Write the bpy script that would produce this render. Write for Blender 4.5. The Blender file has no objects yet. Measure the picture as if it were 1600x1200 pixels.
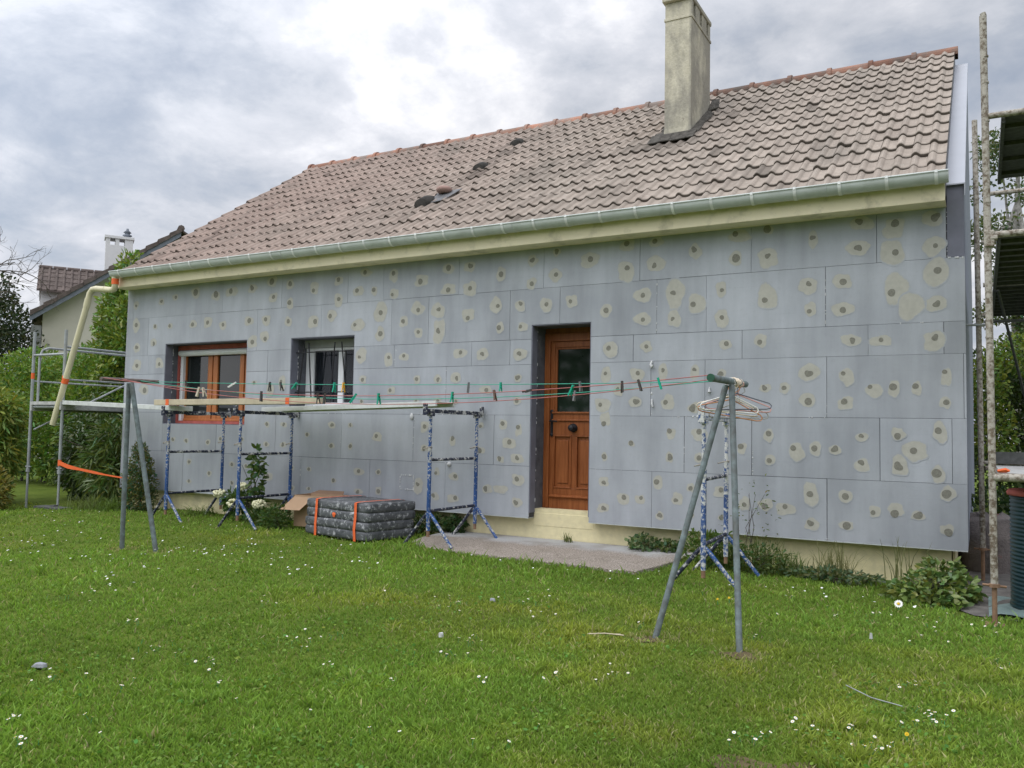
import bpy, math, random
import numpy as np
from mathutils import Vector, Matrix
from math import sin, cos, pi, radians, sqrt, atan2
rnd = random.Random(7); rg = np.random.default_rng(11)
S = bpy.context.scene; COL = S.collection

# ------------------------------------------------------------------ helpers
def tag(o, label=None, cat=None, group=None, kind=None):
    if label: o['label'] = label
    if cat: o['category'] = cat
    if group: o['group'] = group
    if kind: o['kind'] = kind
    return o
def empty(name, loc=(0, 0, 0), rz=0, label=None, cat=None, group=None):
    o = bpy.data.objects.new(name, None); COL.objects.link(o)
    o.location = loc; o.rotation_euler = (0, 0, rz); o.empty_display_size = .1
    return tag(o, label, cat, group)
def V(*a): return np.array(a, float)
def nrm(v): return v / (np.linalg.norm(v) + 1e-12)
class MB:
    def __init__(s): s.v = []; s.f = []; s.m = []; s.sm = []; s.c = []
    def add(s, vs, fs, m=0, smooth=False, col=None):
        b = len(s.v); s.v += [tuple(map(float, q)) for q in vs]
        s.c += [col or (1, 1, 1)] * len(vs)
        for f in fs: s.f.append([b + i for i in f]); s.m.append(m); s.sm.append(smooth)
        return s
    def box(s, x0, y0, z0, x1, y1, z1, m=0, col=None):
        return s.add([(x0,y0,z0),(x1,y0,z0),(x1,y1,z0),(x0,y1,z0),(x0,y0,z1),(x1,y0,z1),(x1,y1,z1),(x0,y1,z1)],
            [(0,3,2,1),(4,5,6,7),(0,1,5,4),(1,2,6,5),(2,3,7,6),(3,0,4,7)], m, False, col)
    def bar(s, p0, p1, w, h, m=0, up=(0, 0, 1), col=None):       # box beam between two points
        p0 = V(*p0); p1 = V(*p1); d = nrm(p1 - p0); u = V(*up)
        if abs(d @ u) > .98: u = V(1, 0, 0)
        a = nrm(np.cross(d, u)); b = np.cross(a, d); vs = []
        for p in (p0, p1):
            for sa, sb in ((-1,-1),(1,-1),(1,1),(-1,1)): vs.append(p + a*w/2*sa + b*h/2*sb)
        return s.add(vs, [(0,1,2,3),(7,6,5,4),(0,4,5,1),(1,5,6,2),(2,6,7,3),(3,7,4,0)], m, False, col)
    def tube(s, pts, r, n=10, m=0, cap=True, col=None):
        pts = [V(*p) for p in pts]; k = len(pts)
        rs = r if isinstance(r, (list, tuple)) else [r]*k
        vs = []; fs = []; pa = None
        for i, p in enumerate(pts):
            d = nrm(pts[min(i+1, k-1)] - pts[max(i-1, 0)])
            if pa is None: pa = V(0,0,1) if abs(d[2]) < .9 else V(1,0,0)
            a = nrm(pa - d*(pa @ d)); pa = a; b = np.cross(d, a)
            for j in range(n):
                t = 2*pi*j/n; vs.append(p + rs[i]*(a*cos(t) + b*sin(t)))
        for i in range(k-1):
            for j in range(n): fs.append((i*n+j, i*n+(j+1)%n, (i+1)*n+(j+1)%n, (i+1)*n+j))
        s.add(vs, fs, m, True, col)
        if cap:
            s.add(vs[:n], [tuple(range(n))[::-1]], m, False, col); s.add(vs[-n:], [tuple(range(n))], m, False, col)
        return s
    def lathe(s, prof, c, axis='z', n=20, m=0, smooth=True):
        vs = []; fs = []; k = len(prof)
        for r, h in prof:
            for j in range(n):
                t = 2*pi*j/n; q = (r*cos(t), r*sin(t), h)
                if axis == 'y': q = (q[0], q[2], q[1])
                if axis == 'x': q = (q[2], q[0], q[1])
                vs.append((c[0]+q[0], c[1]+q[1], c[2]+q[2]))
        for i in range(k-1):
            for j in range(n): fs.append((i*n+j, i*n+(j+1)%n, (i+1)*n+(j+1)%n, (i+1)*n+j))
        return s.add(vs, fs, m, smooth)
    def ball(s, c, r, n=10, m=0, sq=(1, 1, 1)):
        pr = [(max(1e-4, sin(pi*i/8)), -cos(pi*i/8)) for i in range(9)]
        vs = []; fs = []
        for a, h in pr:
            for j in range(n): vs.append((c[0]+r*sq[0]*a*cos(2*pi*j/n), c[1]+r*sq[1]*a*sin(2*pi*j/n), c[2]+r*sq[2]*h))
        for i in range(8):
            for j in range(n): fs.append((i*n+j, i*n+(j+1)%n, (i+1)*n+(j+1)%n, (i+1)*n+j))
        return s.add(vs, fs, m, True)
    def poly(s, pts, m=0, col=None): return s.add(pts, [tuple(range(len(pts)))], m, False, col)
    def prism(s, pts, d, m=0):                                  # polygon pts extruded by vector d
        n = len(pts); a = [V(*p) for p in pts]; b = [p + V(*d) for p in a]
        fs = [tuple(range(n))[::-1], tuple(range(n, 2*n))] + [(i, (i+1)%n, n+(i+1)%n, n+i) for i in range(n)]
        return s.add(a + b, fs, m)
    def build(s, name, mats, parent=None, bevel=0, fix=True):
        me = bpy.data.meshes.new(name); me.from_pydata(s.v, [], s.f)
        for m in (mats if isinstance(mats, (list, tuple)) else [mats]): me.materials.append(m)
        me.polygons.foreach_set('material_index', s.m); me.polygons.foreach_set('use_smooth', s.sm)
        ca = me.color_attributes.new('Col', 'FLOAT_COLOR', 'POINT')
        ca.data.foreach_set('color', np.hstack([np.array(s.c, float).reshape(-1, 3), np.ones((len(s.v), 1))]).ravel())
        me.update()
        if fix:
            import bmesh
            bm = bmesh.new(); bm.from_mesh(me); bmesh.ops.recalc_face_normals(bm, faces=bm.faces); bm.to_mesh(me); bm.free()
        o = bpy.data.objects.new(name, me); COL.objects.link(o)
        if parent: o.parent = parent
        if bevel:
            b = o.modifiers.new('bevel', 'BEVEL'); b.width = bevel; b.segments = 2; b.limit_method = 'ANGLE'; b.angle_limit = radians(40)
        return o
def raw_mesh(name, verts, faces, mat, parent=None, col=None, smooth=False):
    """big meshes from arrays: faces is an (n,k) array"""
    me = bpy.data.meshes.new(name); nv = len(verts); nf, k = faces.shape
    me.vertices.add(nv); me.vertices.foreach_set('co', np.ascontiguousarray(verts, np.float32).ravel())
    me.loops.add(nf*k); me.loops.foreach_set('vertex_index', faces.astype(np.int32).ravel())
    me.polygons.add(nf); me.polygons.foreach_set('loop_start', np.arange(0, nf*k, k, dtype=np.int32))
    me.polygons.foreach_set('loop_total', np.full(nf, k, np.int32))
    me.polygons.foreach_set('use_smooth', np.full(nf, smooth))
    if col is not None:
        ca = me.color_attributes.new('Col', 'FLOAT_COLOR', 'POINT')
        ca.data.foreach_set('color', np.hstack([col, np.ones((nv, 1))]).astype(np.float32).ravel())
    me.materials.append(mat); me.update(calc_edges=True); me.validate()
    o = bpy.data.objects.new(name, me); COL.objects.link(o)
    if parent: o.parent = parent
    return o
def kids(o): return [c for c in COL.objects if c.parent == o]
def copy_tree(o, parent=None):
    c = o.copy(); COL.objects.link(c); c.parent = parent
    for ch in kids(o): copy_tree(ch, c)
    return c

# ------------------------------------------------------------------ materials
class NT:
    def __init__(s, name):
        s.mat = bpy.data.materials.new(name); s.mat.use_nodes = True; s.t = s.mat.node_tree
        s.b = s.t.nodes['Principled BSDF']; s.out = s.t.nodes['Material Output']
        s.pos = s.n('ShaderNodeTexCoord').outputs['Object']
    def n(s, typ, **k):
        nd = s.t.nodes.new(typ)
        for a, b in k.items(): setattr(nd, a, b)
        return nd
    def link(s, a, b): s.t.links.new(a, b)
    def set(s, sock, v):
        if isinstance(v, bpy.types.NodeSocket): s.link(v, sock)
        else:
            if isinstance(v, (tuple, list)) and len(v) == 3 and sock.type == 'RGBA': v = (*v, 1)
            sock.default_value = v
    def noise(s, scale, detail=4, rough=.55, vec=None, stretch=None, dist=0):
        nd = s.n('ShaderNodeTexNoise'); vec = vec or s.pos
        if stretch:
            mp = s.n('ShaderNodeMapping'); s.link(vec, mp.inputs[0]); mp.inputs['Scale'].default_value = stretch; vec = mp.outputs[0]
        s.link(vec, nd.inputs['Vector']); nd.inputs['Scale'].default_value = scale
        nd.inputs['Detail'].default_value = detail; nd.inputs['Roughness'].default_value = rough; nd.inputs['Distortion'].default_value = dist
        return nd.outputs['Fac']
    def ramp(s, fac, stops):
        nd = s.n('ShaderNodeValToRGB'); e = nd.color_ramp.elements
        while len(e) < len(stops): e.new(.5)
        for el, (p, c) in zip(e, stops):
            el.position = p; c = (c, c, c) if isinstance(c, (int, float)) else c; el.color = (*c, 1)
        s.set(nd.inputs[0], fac); return nd.outputs[0]
    def mix(s, fac, a, b, mode='MIX'):
        nd = s.n('ShaderNodeMix', data_type='RGBA', blend_type=mode)
        s.set(nd.inputs[0], fac); s.set(nd.inputs[6], a); s.set(nd.inputs[7], b); return nd.outputs[2]
    def math(s, op, a, b=0.):
        nd = s.n('ShaderNodeMath', operation=op); s.set(nd.inputs[0], a); s.set(nd.inputs[1], b); return nd.outputs[0]
    def attr(s, name='Col'): return s.n('ShaderNodeVertexColor', layer_name=name).outputs[0]
    def sep(s, v):
        nd = s.n('ShaderNodeSeparateXYZ'); s.link(v, nd.inputs[0]); return nd.outputs
    def bump(s, h, dist=.01, strength=.6):
        nd = s.n('ShaderNodeBump'); s.set(nd.inputs['Height'], h); nd.inputs['Distance'].default_value = dist
        nd.inputs['Strength'].default_value = strength; s.link(nd.outputs[0], s.b.inputs['Normal'])
    def fin(s, col, rough=.7, metal=0, spec=.3):
        s.set(s.b.inputs['Base Color'], col); s.set(s.b.inputs['Roughness'], rough)
        s.b.inputs['Metallic'].default_value = metal; s.b.inputs['Specular IOR Level'].default_value = spec
        return s.mat
def simple(name, col, rough=.7, var=.18, scale=9, metal=0, spec=.3, bump=0, dirt=None, dscale=3, dlo=.5, dhi=.75):
    t = NT(name); n = t.noise(scale, 5)
    c = t.mix(t.ramp(n, [(.3, 1-var), (.7, 1+var)]), (0, 0, 0), col) if False else None
    lo = tuple(x*(1-var) for x in col); hi = tuple(min(1, x*(1+var)) for x in col)
    c = t.ramp(n, [(.3, lo), (.7, hi)])
    if dirt: c = t.mix(t.ramp(t.noise(dscale, 6, .65), [(dlo, 0), (dhi, 1)]), c, dirt)
    if bump: t.bump(t.noise(scale*8, 4), bump, .7)
    return t.fin(c, rough, metal, spec)
M = {}
# insulation boards with their adhesive patches: Col.r = board tint, Col.g = patch, Col.b = plug
def eps():
    t = NT('grey_insulation_board'); a = t.n('ShaderNodeSeparateColor'); t.link(t.attr(), a.inputs[0])
    base = t.ramp(t.noise(1.3, 6, .62), [(.3, (.340, .360, .396)), (.7, (.417, .437, .472))])
    streak = t.ramp(t.noise(5, 5, .6, stretch=(1, 1, .12)), [(.33, .90), (.66, 1.05)])
    base = t.mix(1, base, streak, 'MULTIPLY')
    base = t.mix(1, base, t.ramp(t.noise(2.2, 3, .5, stretch=(1, 1, .3), dist=.6), [(.36, .91), (.64, 1.05)]), 'MULTIPLY')
    scuff = t.ramp(t.noise(11, 9, .78), [(.58, 0), (.76, .45)])
    base = t.mix(scuff, base, (.26, .28, .31))
    x, y, z = t.sep(t.pos)
    # faint pressed guide lines every 0.2 m / 0.3 m
    gl = t.math('ADD', t.ramp(t.math('ABSOLUTE', t.math('SUBTRACT', t.math('FRACT', t.math('MULTIPLY', x, 3.333)), .5)), [(0, 1), (.012, 0)]),
                t.ramp(t.math('ABSOLUTE', t.math('SUBTRACT', t.math('FRACT', t.math('MULTIPLY', z, 3.333)), .5)), [(0, 1), (.016, 0)]))
    base = t.mix(t.math('MULTIPLY', gl, t.ramp(t.noise(1.7, 2), [(.4, 0), (.6, .25)])), base, (.30, .32, .36))
    tint = t.n('ShaderNodeCombineColor'); [t.link(a.outputs[0], tint.inputs[i]) for i in range(3)]
    base = t.mix(1, base, tint.outputs[0], 'MULTIPLY')
    pc = t.ramp(t.noise(16, 5, .65), [(.3, (.385, .372, .318)), (.7, (.47, .455, .39))])
    edge = t.math('ADD', a.outputs[1], t.math('MULTIPLY', t.math('SUBTRACT', t.noise(24, 8, .78), .5), 1.7))
    base = t.mix(t.ramp(edge, [(.08, 0), (.24, .24), (.42, 0)]), base, (.29, .30, .295))
    base = t.mix(t.ramp(edge, [(.22, 0), (.50, .86)]), base, pc)
    plug = t.ramp(t.noise(60, 4), [(.3, (.17, .165, .14)), (.7, (.245, .24, .205))])
    base = t.mix(a.outputs[2], base, plug)
    t.bump(t.noise(220, 2), .0015, .5)
    return t.fin(base, .85, 0, .15)
M['eps'] = eps()
M['gap'] = simple('dark_joint', (.07, .07, .08))
def reveal():
    t = NT('graphite_reveal'); c = t.ramp(t.noise(7, 6, .65), [(.3, (.085, .088, .10)), (.7, (.15, .155, .175))])
    c = t.mix(t.ramp(t.noise(3, 5, .6), [(.6, 0), (.72, .5)]), c, (.25, .24, .23)); t.bump(t.noise(90, 3), .003)
    return t.fin(c, .9, 0, .1)
M['reveal'] = reveal()
M['cut'] = simple('cut_insulation_edge', (.24, .26, .31), .9, .12, 6, bump=.002)
M['darkeps'] = simple('raw_graphite_board', (.17, .175, .215), .85, .12, 5, bump=.001)
M['foam'] = simple('expanding_foam', (.52, .525, .53), .6, .2, 40)
M['plinth'] = simple('cream_render', (.70, .625, .39), .85, .08, 14, bump=.003, dirt=(.33, .31, .22), dscale=2.2, dlo=.56, dhi=.85)
M['fascia'] = simple('cream_fascia', (.80, .715, .51), .6, .06, 3, dirt=(.42, .37, .25), dscale=4.5, dlo=.52, dhi=.8)
M['zinc'] = simple('zinc_gutter', (.55, .585, .57), .42, .07, 5, spec=.45, dirt=(.42, .45, .42), dscale=4)
M['bracket'] = simple('pale_bracket', (.80, .81, .80), .5)
def tiles():
    t = NT('concrete_roof_tiles'); a = t.attr()
    c = t.ramp(t.noise(2.5, 6, .65), [(.3, (.292, .254, .224)), (.7, (.37, .327, .289))])
    x, y, z = t.sep(t.pos)
    c = t.mix(t.ramp(t.math('ADD', x, t.math('MULTIPLY', t.noise(.7, 3), 4)), [(.0, .0), (1, 0)]), c, c)
    warm = t.ramp(t.math('DIVIDE', t.math('ADD', x, t.math('MULTIPLY', t.noise(.6, 3), 5)), 13), [(.25, (1.0, .87, .84)), (.75, (1.03, 1.0, .96))])
    c = t.mix(1, c, warm, 'MULTIPLY')
    c = t.mix(t.ramp(t.noise(9, 7, .75), [(.50, 0), (.74, .6)]), c, (.19, .165, .14))
    c = t.mix(t.ramp(t.noise(26, 4, .7), [(.60, 0), (.70, .7)]), c, (.50, .485, .43))
    c = t.mix(t.ramp(t.noise(1.1, 5, .6, stretch=(1, .5, .5)), [(.52, 0), (.76, .6)]), c, (.15, .135, .115))
    c = t.mix(t.ramp(t.noise(2.3, 6, .7, stretch=(3.2, .28, .28)), [(.5, 0), (.75, .5)]), c, (.17, .155, .135))
    c = t.mix(1, c, a, 'MULTIPLY'); t.bump(t.noise(45, 6, .7), .006)
    return t.fin(c, .9, 0, .15)
M['tiles'] = tiles()
def ridge():
    t = NT('terracotta_ridge'); a = t.attr()
    c = t.ramp(t.noise(5, 6, .65), [(.3, (.34, .165, .115)), (.7, (.46, .25, .18))])
    c = t.mix(t.ramp(t.noise(3.1, 5, .65), [(.42, 0), (.62, .85)]), c, (.22, .20, .18)); c = t.mix(1, c, a, 'MULTIPLY')
    return t.fin(c, .85, 0, .2)
M['ridge'] = ridge()
def chim():
    t = NT('weathered_render'); x, y, z = t.sep(t.pos)
    c = t.ramp(t.noise(6, 6, .65), [(.3, (.47, .435, .335)), (.7, (.60, .56, .445))])
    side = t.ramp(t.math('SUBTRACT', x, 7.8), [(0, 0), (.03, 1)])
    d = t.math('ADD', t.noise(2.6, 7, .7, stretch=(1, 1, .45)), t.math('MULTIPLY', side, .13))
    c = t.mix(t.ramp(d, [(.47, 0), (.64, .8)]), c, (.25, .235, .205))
    c = t.mix(t.ramp(t.noise(9, 5, .7), [(.66, 0), (.72, .8)]), c, (.23, .20, .165))
    t.bump(t.noise(30, 6), .012); return t.fin(c, .92, 0, .1)
M['chim'] = chim()
M['lead'] = simple('dark_flashing', (.13, .13, .135), .6, .3, 9)
M['mossy'] = simple('dark_mossy_mortar', (.085, .078, .068), .9, .5, 16, bump=.02)
M['verge'] = simple('light_metal_flashing', (.36, .38, .425), .4, .05, 3, spec=.4)
def wood(name, lo, hi, rough=.45):
    t = NT(name); c = t.ramp(t.noise(3, 6, .6, stretch=(12, 12, 1)), [(.3, lo), (.7, hi)])
    c = t.mix(t.ramp(t.noise(1.2, 3), [(.4, 0), (.7, .35)]), c, lo)
    return t.fin(c, rough, 0, .35)
M['door'] = wood('varnished_door_wood', (.20, .055, .013), (.36, .12, .037))
M['winwood'] = wood('varnished_window_wood', (.33, .105, .03), (.47, .175, .058))
M['red'] = simple('red_primer', (.40, .105, .085), .75, .2, 8)
M['white'] = simple('white_pvc', (.74, .75, .77), .35, .03, 4)
M['greybox'] = simple('grey_lintel_board', (.36, .37, .36), .8, .12, 6)
M['black'] = simple('black_iron', (.02, .02, .023), .5, .2, 20)
def glass(name, col, alpha):
    t = NT(name); c = t.ramp(t.noise(2, 4), [(.3, tuple(x*.7 for x in col)), (.7, col)])
    m = t.fin(c, .05, 0, .42)
    if alpha < 1: t.b.inputs['Alpha'].default_value = alpha
    return m
M['glass'] = glass('dark_window_glass', (.018, .022, .022), 1)
M['glass2'] = glass('clear_window_glass', (.02, .024, .03), .55)
M['dglass'] = glass('dark_green_door_glass', (.012, .022, .014), 1)
M['curtain'] = simple('dark_curtain', (.05, .065, .095), .9, .3, 7)
M['galv'] = simple('galvanised_tube', (.33, .35, .36), .5, .18, 16, spec=.4, dirt=(.20, .20, .20), dscale=8)
M['galvdark'] = simple('weathered_post', (.145, .18, .185), .55, .35, 22, spec=.35, dirt=(.10, .105, .10), dscale=9, dlo=.45, dhi=.7)
M['rustbar'] = simple('dark_rusty_bar', (.13, .105, .095), .7, .35, 18)
def mortar(name, base, spl, lo, hi, rust=True, sc=44):
    t = NT(name); x, y, z = t.sep(t.pos)
    c = t.ramp(t.noise(5, 4), [(.3, tuple(q*.7 for q in base)), (.7, tuple(q*1.15 for q in base))])
    h = t.math('SUBTRACT', t.math('MULTIPLY', t.math('ABSOLUTE', t.math('SUBTRACT', z, .55)), .24), .02)
    h = t.math('MINIMUM', h, .05 if sc == 30 else .085)
    c = t.mix(t.ramp(t.math('ADD', t.noise(sc, 6, .7), h), [(lo, 0), (hi, 1)]), c, spl)
    if rust: c = t.mix(t.ramp(z, [(.15, .9), (.2, 0)]), c, (.12, .06, .035))
    t.bump(t.noise(40, 5), .004); return t.fin(c, .65, 0, .25)
M['blue'] = mortar('splattered_blue_paint', (.03, .085, .255), (.52, .51, .47), .555, .645, False)
M['bluedark'] = mortar('splattered_dark_steel', (.025, .03, .055), (.58, .58, .56), .57, .68, False, 22)
M['scafwhite'] = mortar('mortar_coated_tube', (.16, .125, .09), (.42, .39, .34), .44, .60, False, 30)
M['caked'] = mortar('white_caked_blue_paint', (.05, .10, .26), (.60, .60, .58), .50, .60, False, 30.5)
M['rust'] = simple('rusty_steel', (.22, .135, .085), .8, .3, 20)
M['alu'] = simple('dusty_aluminium', (.60, .62, .61), .45, .08, 8, spec=.4, dirt=(.42, .42, .40), dscale=5)
M['timber'] = simple('pale_timber', (.54, .47, .345), .8, .12, 12, dirt=(.33, .28, .20), dscale=6)
M['deckdark'] = simple('dark_deck', (.085, .088, .085), .7, .3, 25)
M['deckgrey'] = simple('dusty_deck', (.45, .45, .44), .8, .2, 12, dirt=(.28, .28, .27), dscale=9)
M['pipe'] = simple('cream_pipe', (.60, .555, .37), .4, .05, 4, spec=.4)
M['orange'] = simple('orange_tape', (.80, .145, .04), .5, .1, 12)
def wrap():
    t = NT('dark_wrapped_insulation'); c = t.ramp(t.noise(6, 6, .65), [(.3, (.055, .06, .068)), (.7, (.125, .13, .14))])
    c = t.mix(t.ramp(t.noise(17, 7, .75), [(.54, 0), (.62, .8)]), c, (.50, .51, .53)); t.bump(t.noise(14, 5), .03)
    return t.fin(c, .5, 0, .45)
M['wrap'] = wrap()
M['card'] = simple('brown_cardboard', (.42, .28, .18), .85, .08, 5)
M['cardin'] = simple('cardboard_inside', (.235, .15, .10), .9, .08, 5)
def gravel():
    t = NT('washed_gravel_concrete'); c = t.ramp(t.noise(75, 5, .7), [(.36, (.13, .105, .085)), (.52, (.30, .26, .225)), (.66, (.52, .47, .42))])
    x, y, z = t.sep(t.pos)
    c = t.mix(t.ramp(t.math('ADD', y, t.math('MULTIPLY', t.noise(2, 4), .9)), [(.0, 0), (.3, .75)]), c, (.40, .41, .42))
    c = t.mix(t.ramp(t.noise(3, 5), [(.5, 0), (.75, .6)]), c, (.19, .165, .13)); t.bump(t.noise(80, 4), .012)
    return t.fin(c, .95, 0, .1)
M['gravel'] = gravel(); M['path'] = simple('dusty_ground', (.15, .14, .13), .95, .3, 8, bump=.01)
def soil():
    t = NT('lawn_soil'); c = t.ramp(t.noise(2.2, 7, .65), [(.32, (.07, .105, .018)), (.6, (.11, .15, .026)), (.8, (.085, .085, .030))])
    t.bump(t.noise(25, 6), .03); return t.fin(c, .95, 0, .05)
M['soil'] = soil()
M['dirt'] = simple('bare_soil', (.11, .085, .042), .95, .3, 14, bump=.01)
def leafmat(name, trans=.3, rough=.5, spec=.3):
    t = NT(name); a = t.attr(); t.fin(a, rough, 0, spec)
    tr = t.n('ShaderNodeBsdfTranslucent'); t.link(t.mix(1, a, (1.3, 1.35, .7), 'MULTIPLY'), tr.inputs[0])
    mx = t.n('ShaderNodeMixShader'); mx.inputs[0].default_value = trans
    t.link(t.b.outputs[0], mx.inputs[1]); t.link(tr.outputs[0], mx.inputs[2]); t.link(mx.outputs[0], t.out.inputs[0])
    return t.mat
M['leaf'] = leafmat('leaves', .3, .45, .35); M['grass'] = leafmat('grass_blades', .35, .6, .2); M['glossleaf'] = leafmat('glossy_leaves', .2, .3, .5)
M['bark'] = simple('brown_bark', (.10, .085, .07), .9, .3, 14, bump=.01)
M['birchbark'] = simple('grey_birch_bark', (.30, .29, .27), .85, .2, 10, dirt=(.07, .065, .06), dscale=9)
M['petal'] = simple('white_petals', (.80, .80, .78), .6, .03); M['yolk'] = simple('yellow_florets', (.75, .48, .02), .7)
M['nwall'] = simple('neighbour_cream_wall', (.56, .53, .45), .9, .04, 4)
M['nroof'] = simple('neighbour_brown_tiles', (.125, .10, .09), .9, .3, 5, bump=.02)
M['nboard'] = simple('grey_blue_bargeboard', (.17, .19, .225), .6)
M['nwhite'] = simple('neighbour_white_render', (.66, .66, .66), .8, .03)
M['teal'] = simple('dark_teal_plastic', (.008, .032, .04), .35, .2, 5, spec=.5)
M['tarp'] = simple('grey_green_tarpaulin', (.20, .27, .26), .5, .2, 6, bump=.02)
M['sack'] = simple('grey_rubble_sheet', (.19, .165, .155), .8, .3, 7, dirt=(.34, .05, .035), dscale=3.5, dlo=.6, dhi=.66, bump=.03)
for k, c in dict(green=(.0, .30, .19), grey=(.15, .15, .155), dark=(.055, .048, .045), yellow=(.70, .36, .02), brown=(.12, .07, .05), beige=(.50, .44, .34), white=(.72, .71, .68)).items():
    M['peg_'+k] = simple(k+'_peg_plastic', c, .45, .1)
M['lgreen'] = simple('green_cord', (.06, .38, .27), .5); M['lred'] = simple('red_cord', (.42, .14, .13), .5)
M['cap'] = simple('green_cap', (.03, .095, .06), .5)
for k, c in dict(white=(.78, .76, .72), orange=(.55, .25, .12), dark=(.10, .11, .13), pink=(.55, .30, .27), cream=(.70, .60, .47), grey=(.34, .33, .30)).items():
    M['h_'+k] = simple(k+'_hanger_plastic', c, .4, .05)
M['hydr'] = simple('cream_flower_heads', (.72, .70, .48), .8, .12, 40)
M['stone'] = simple('grey_stone', (.30, .31, .34), .8, .2, 12)
M['vent'] = simple('dark_mossy_vent', (.045, .042, .038), .9, .3, 14); M['rosecap'] = simple('rose_terracotta_cap', (.33, .215, .185), .8, .1, 8)
# ------------------------------------------------------------------ the house
XL, XR, ZB, ZT = -.87, 11.1, .30, 3.50
EY, EZ, SL, RY, RZ = -.29, 3.672, .6872, 4.0, 6.62        # eave and ridge line of the roof plane
house = empty('house', (5.1, 0, 0), 0, 'single storey house clad in grey insulation boards under a brown tiled roof', 'house')
HO = V(5.1, 0, 0)
def hb(mb, name, mat, parent=None, **k):                  # house parts are modelled in world coordinates
    o = mb.build(name, mat, None, **k); o.parent = parent or house
    if not parent: o.matrix_parent_inverse = Matrix.Translation((-5.1, 0, 0))
    return o
def sub(o, parent): o.parent = parent; return o
OPEN = [(.09, 1.32, 1.88, 2.57), (2.74, 1.55, 3.89, 2.56), (6.58, .0, 7.35, 2.57)]
def cut(rects):
    for a, b, c, d in OPEN:
        out = []
        for x0, z0, x1, z1 in rects:
            if x1 <= a or x0 >= c or z1 <= b or z0 >= d: out.append((x0, z0, x1, z1)); continue
            if x0 < a: out.append((x0, z0, a, z1))
            if x1 > c: out.append((c, z0, x1, z1))
            p, q = max(x0, a), min(x1, c)
            if z0 < b: out.append((p, z0, q, b))
            if z1 > d: out.append((p, d, q, z1))
        rects = out
    return rects
ROWS = [(.30, .90, [.6, 1.8, 3.0, 4.21, 5.4, 6.6, 8.09, 8.69, 9.89]),
        (.90, 1.50, [.1, 1.3, 2.5, 3.71, 4.9, 6.09, 8.45, 9.16, 10.37, 10.98]),
        (1.50, 2.10, [-.5, 2.3, 5.38, 6.58, 8.07, 8.67, 9.89, 11.08]),
        (2.10, 2.40, [-.3, 2.3, 4.56, 5.75, 6.29, 7.86, 9.06, 10.27, 10.92]),
        (2.40, 3.00, [-.33, .87, 2.07, 3.29, 4.5, 5.09, 6.28, 6.95, 8.13, 8.68, 9.88]),
        (3.00, 3.50, [-.72, .13, 1.33, 2.53, 3.75, 4.35, 5.54, 6.73, 7.93, 9.15, 10.35, 10.95])]
fac = MB()
for z0, z1, js in ROWS:
    xs = [XL] + js + [XR]
    for a, b in zip(xs[:-1], xs[1:]):
        if z0 == 3.0 and a > 10.9: continue
        tint = rnd.uniform(.92, 1.05); dy = rnd.uniform(-.0012, .0012); g = rnd.choice((.0014, .002, .0034)); g2 = rnd.choice((.001, .0017, .0022))
        if z0 == 2.1 and a > 10.9: tint = .86
        for x0, q0, x1, q1 in cut([(a, z0, b, z1)]):
            fac.box(x0 + (g if x0 == a and a != XL else 0), dy, q0 + (g2 if q0 == z0 and z0 > ZB else 0),
                    x1 - (g if x1 == b and b != XR else 0), .02, q1 - (g2 if q1 == z1 else 0), 0, (tint, 0, 0))
for r in cut([(XL + .003, ZB + .003, XR - .003, ZT)]): fac.box(r[0], .016, r[1], r[2], .14, r[3], 1)
facade = hb(fac, 'insulation_facade', [M['eps'], M['gap']], fix=False)
# starter rail under the boards
st = MB()
for a, b in ((XL, 6.58), (7.35, XR - .003)): st.box(a, -.004, .292, b, .14, .2985)
hb(st, 'starter_rail', M['zinc'])
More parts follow.
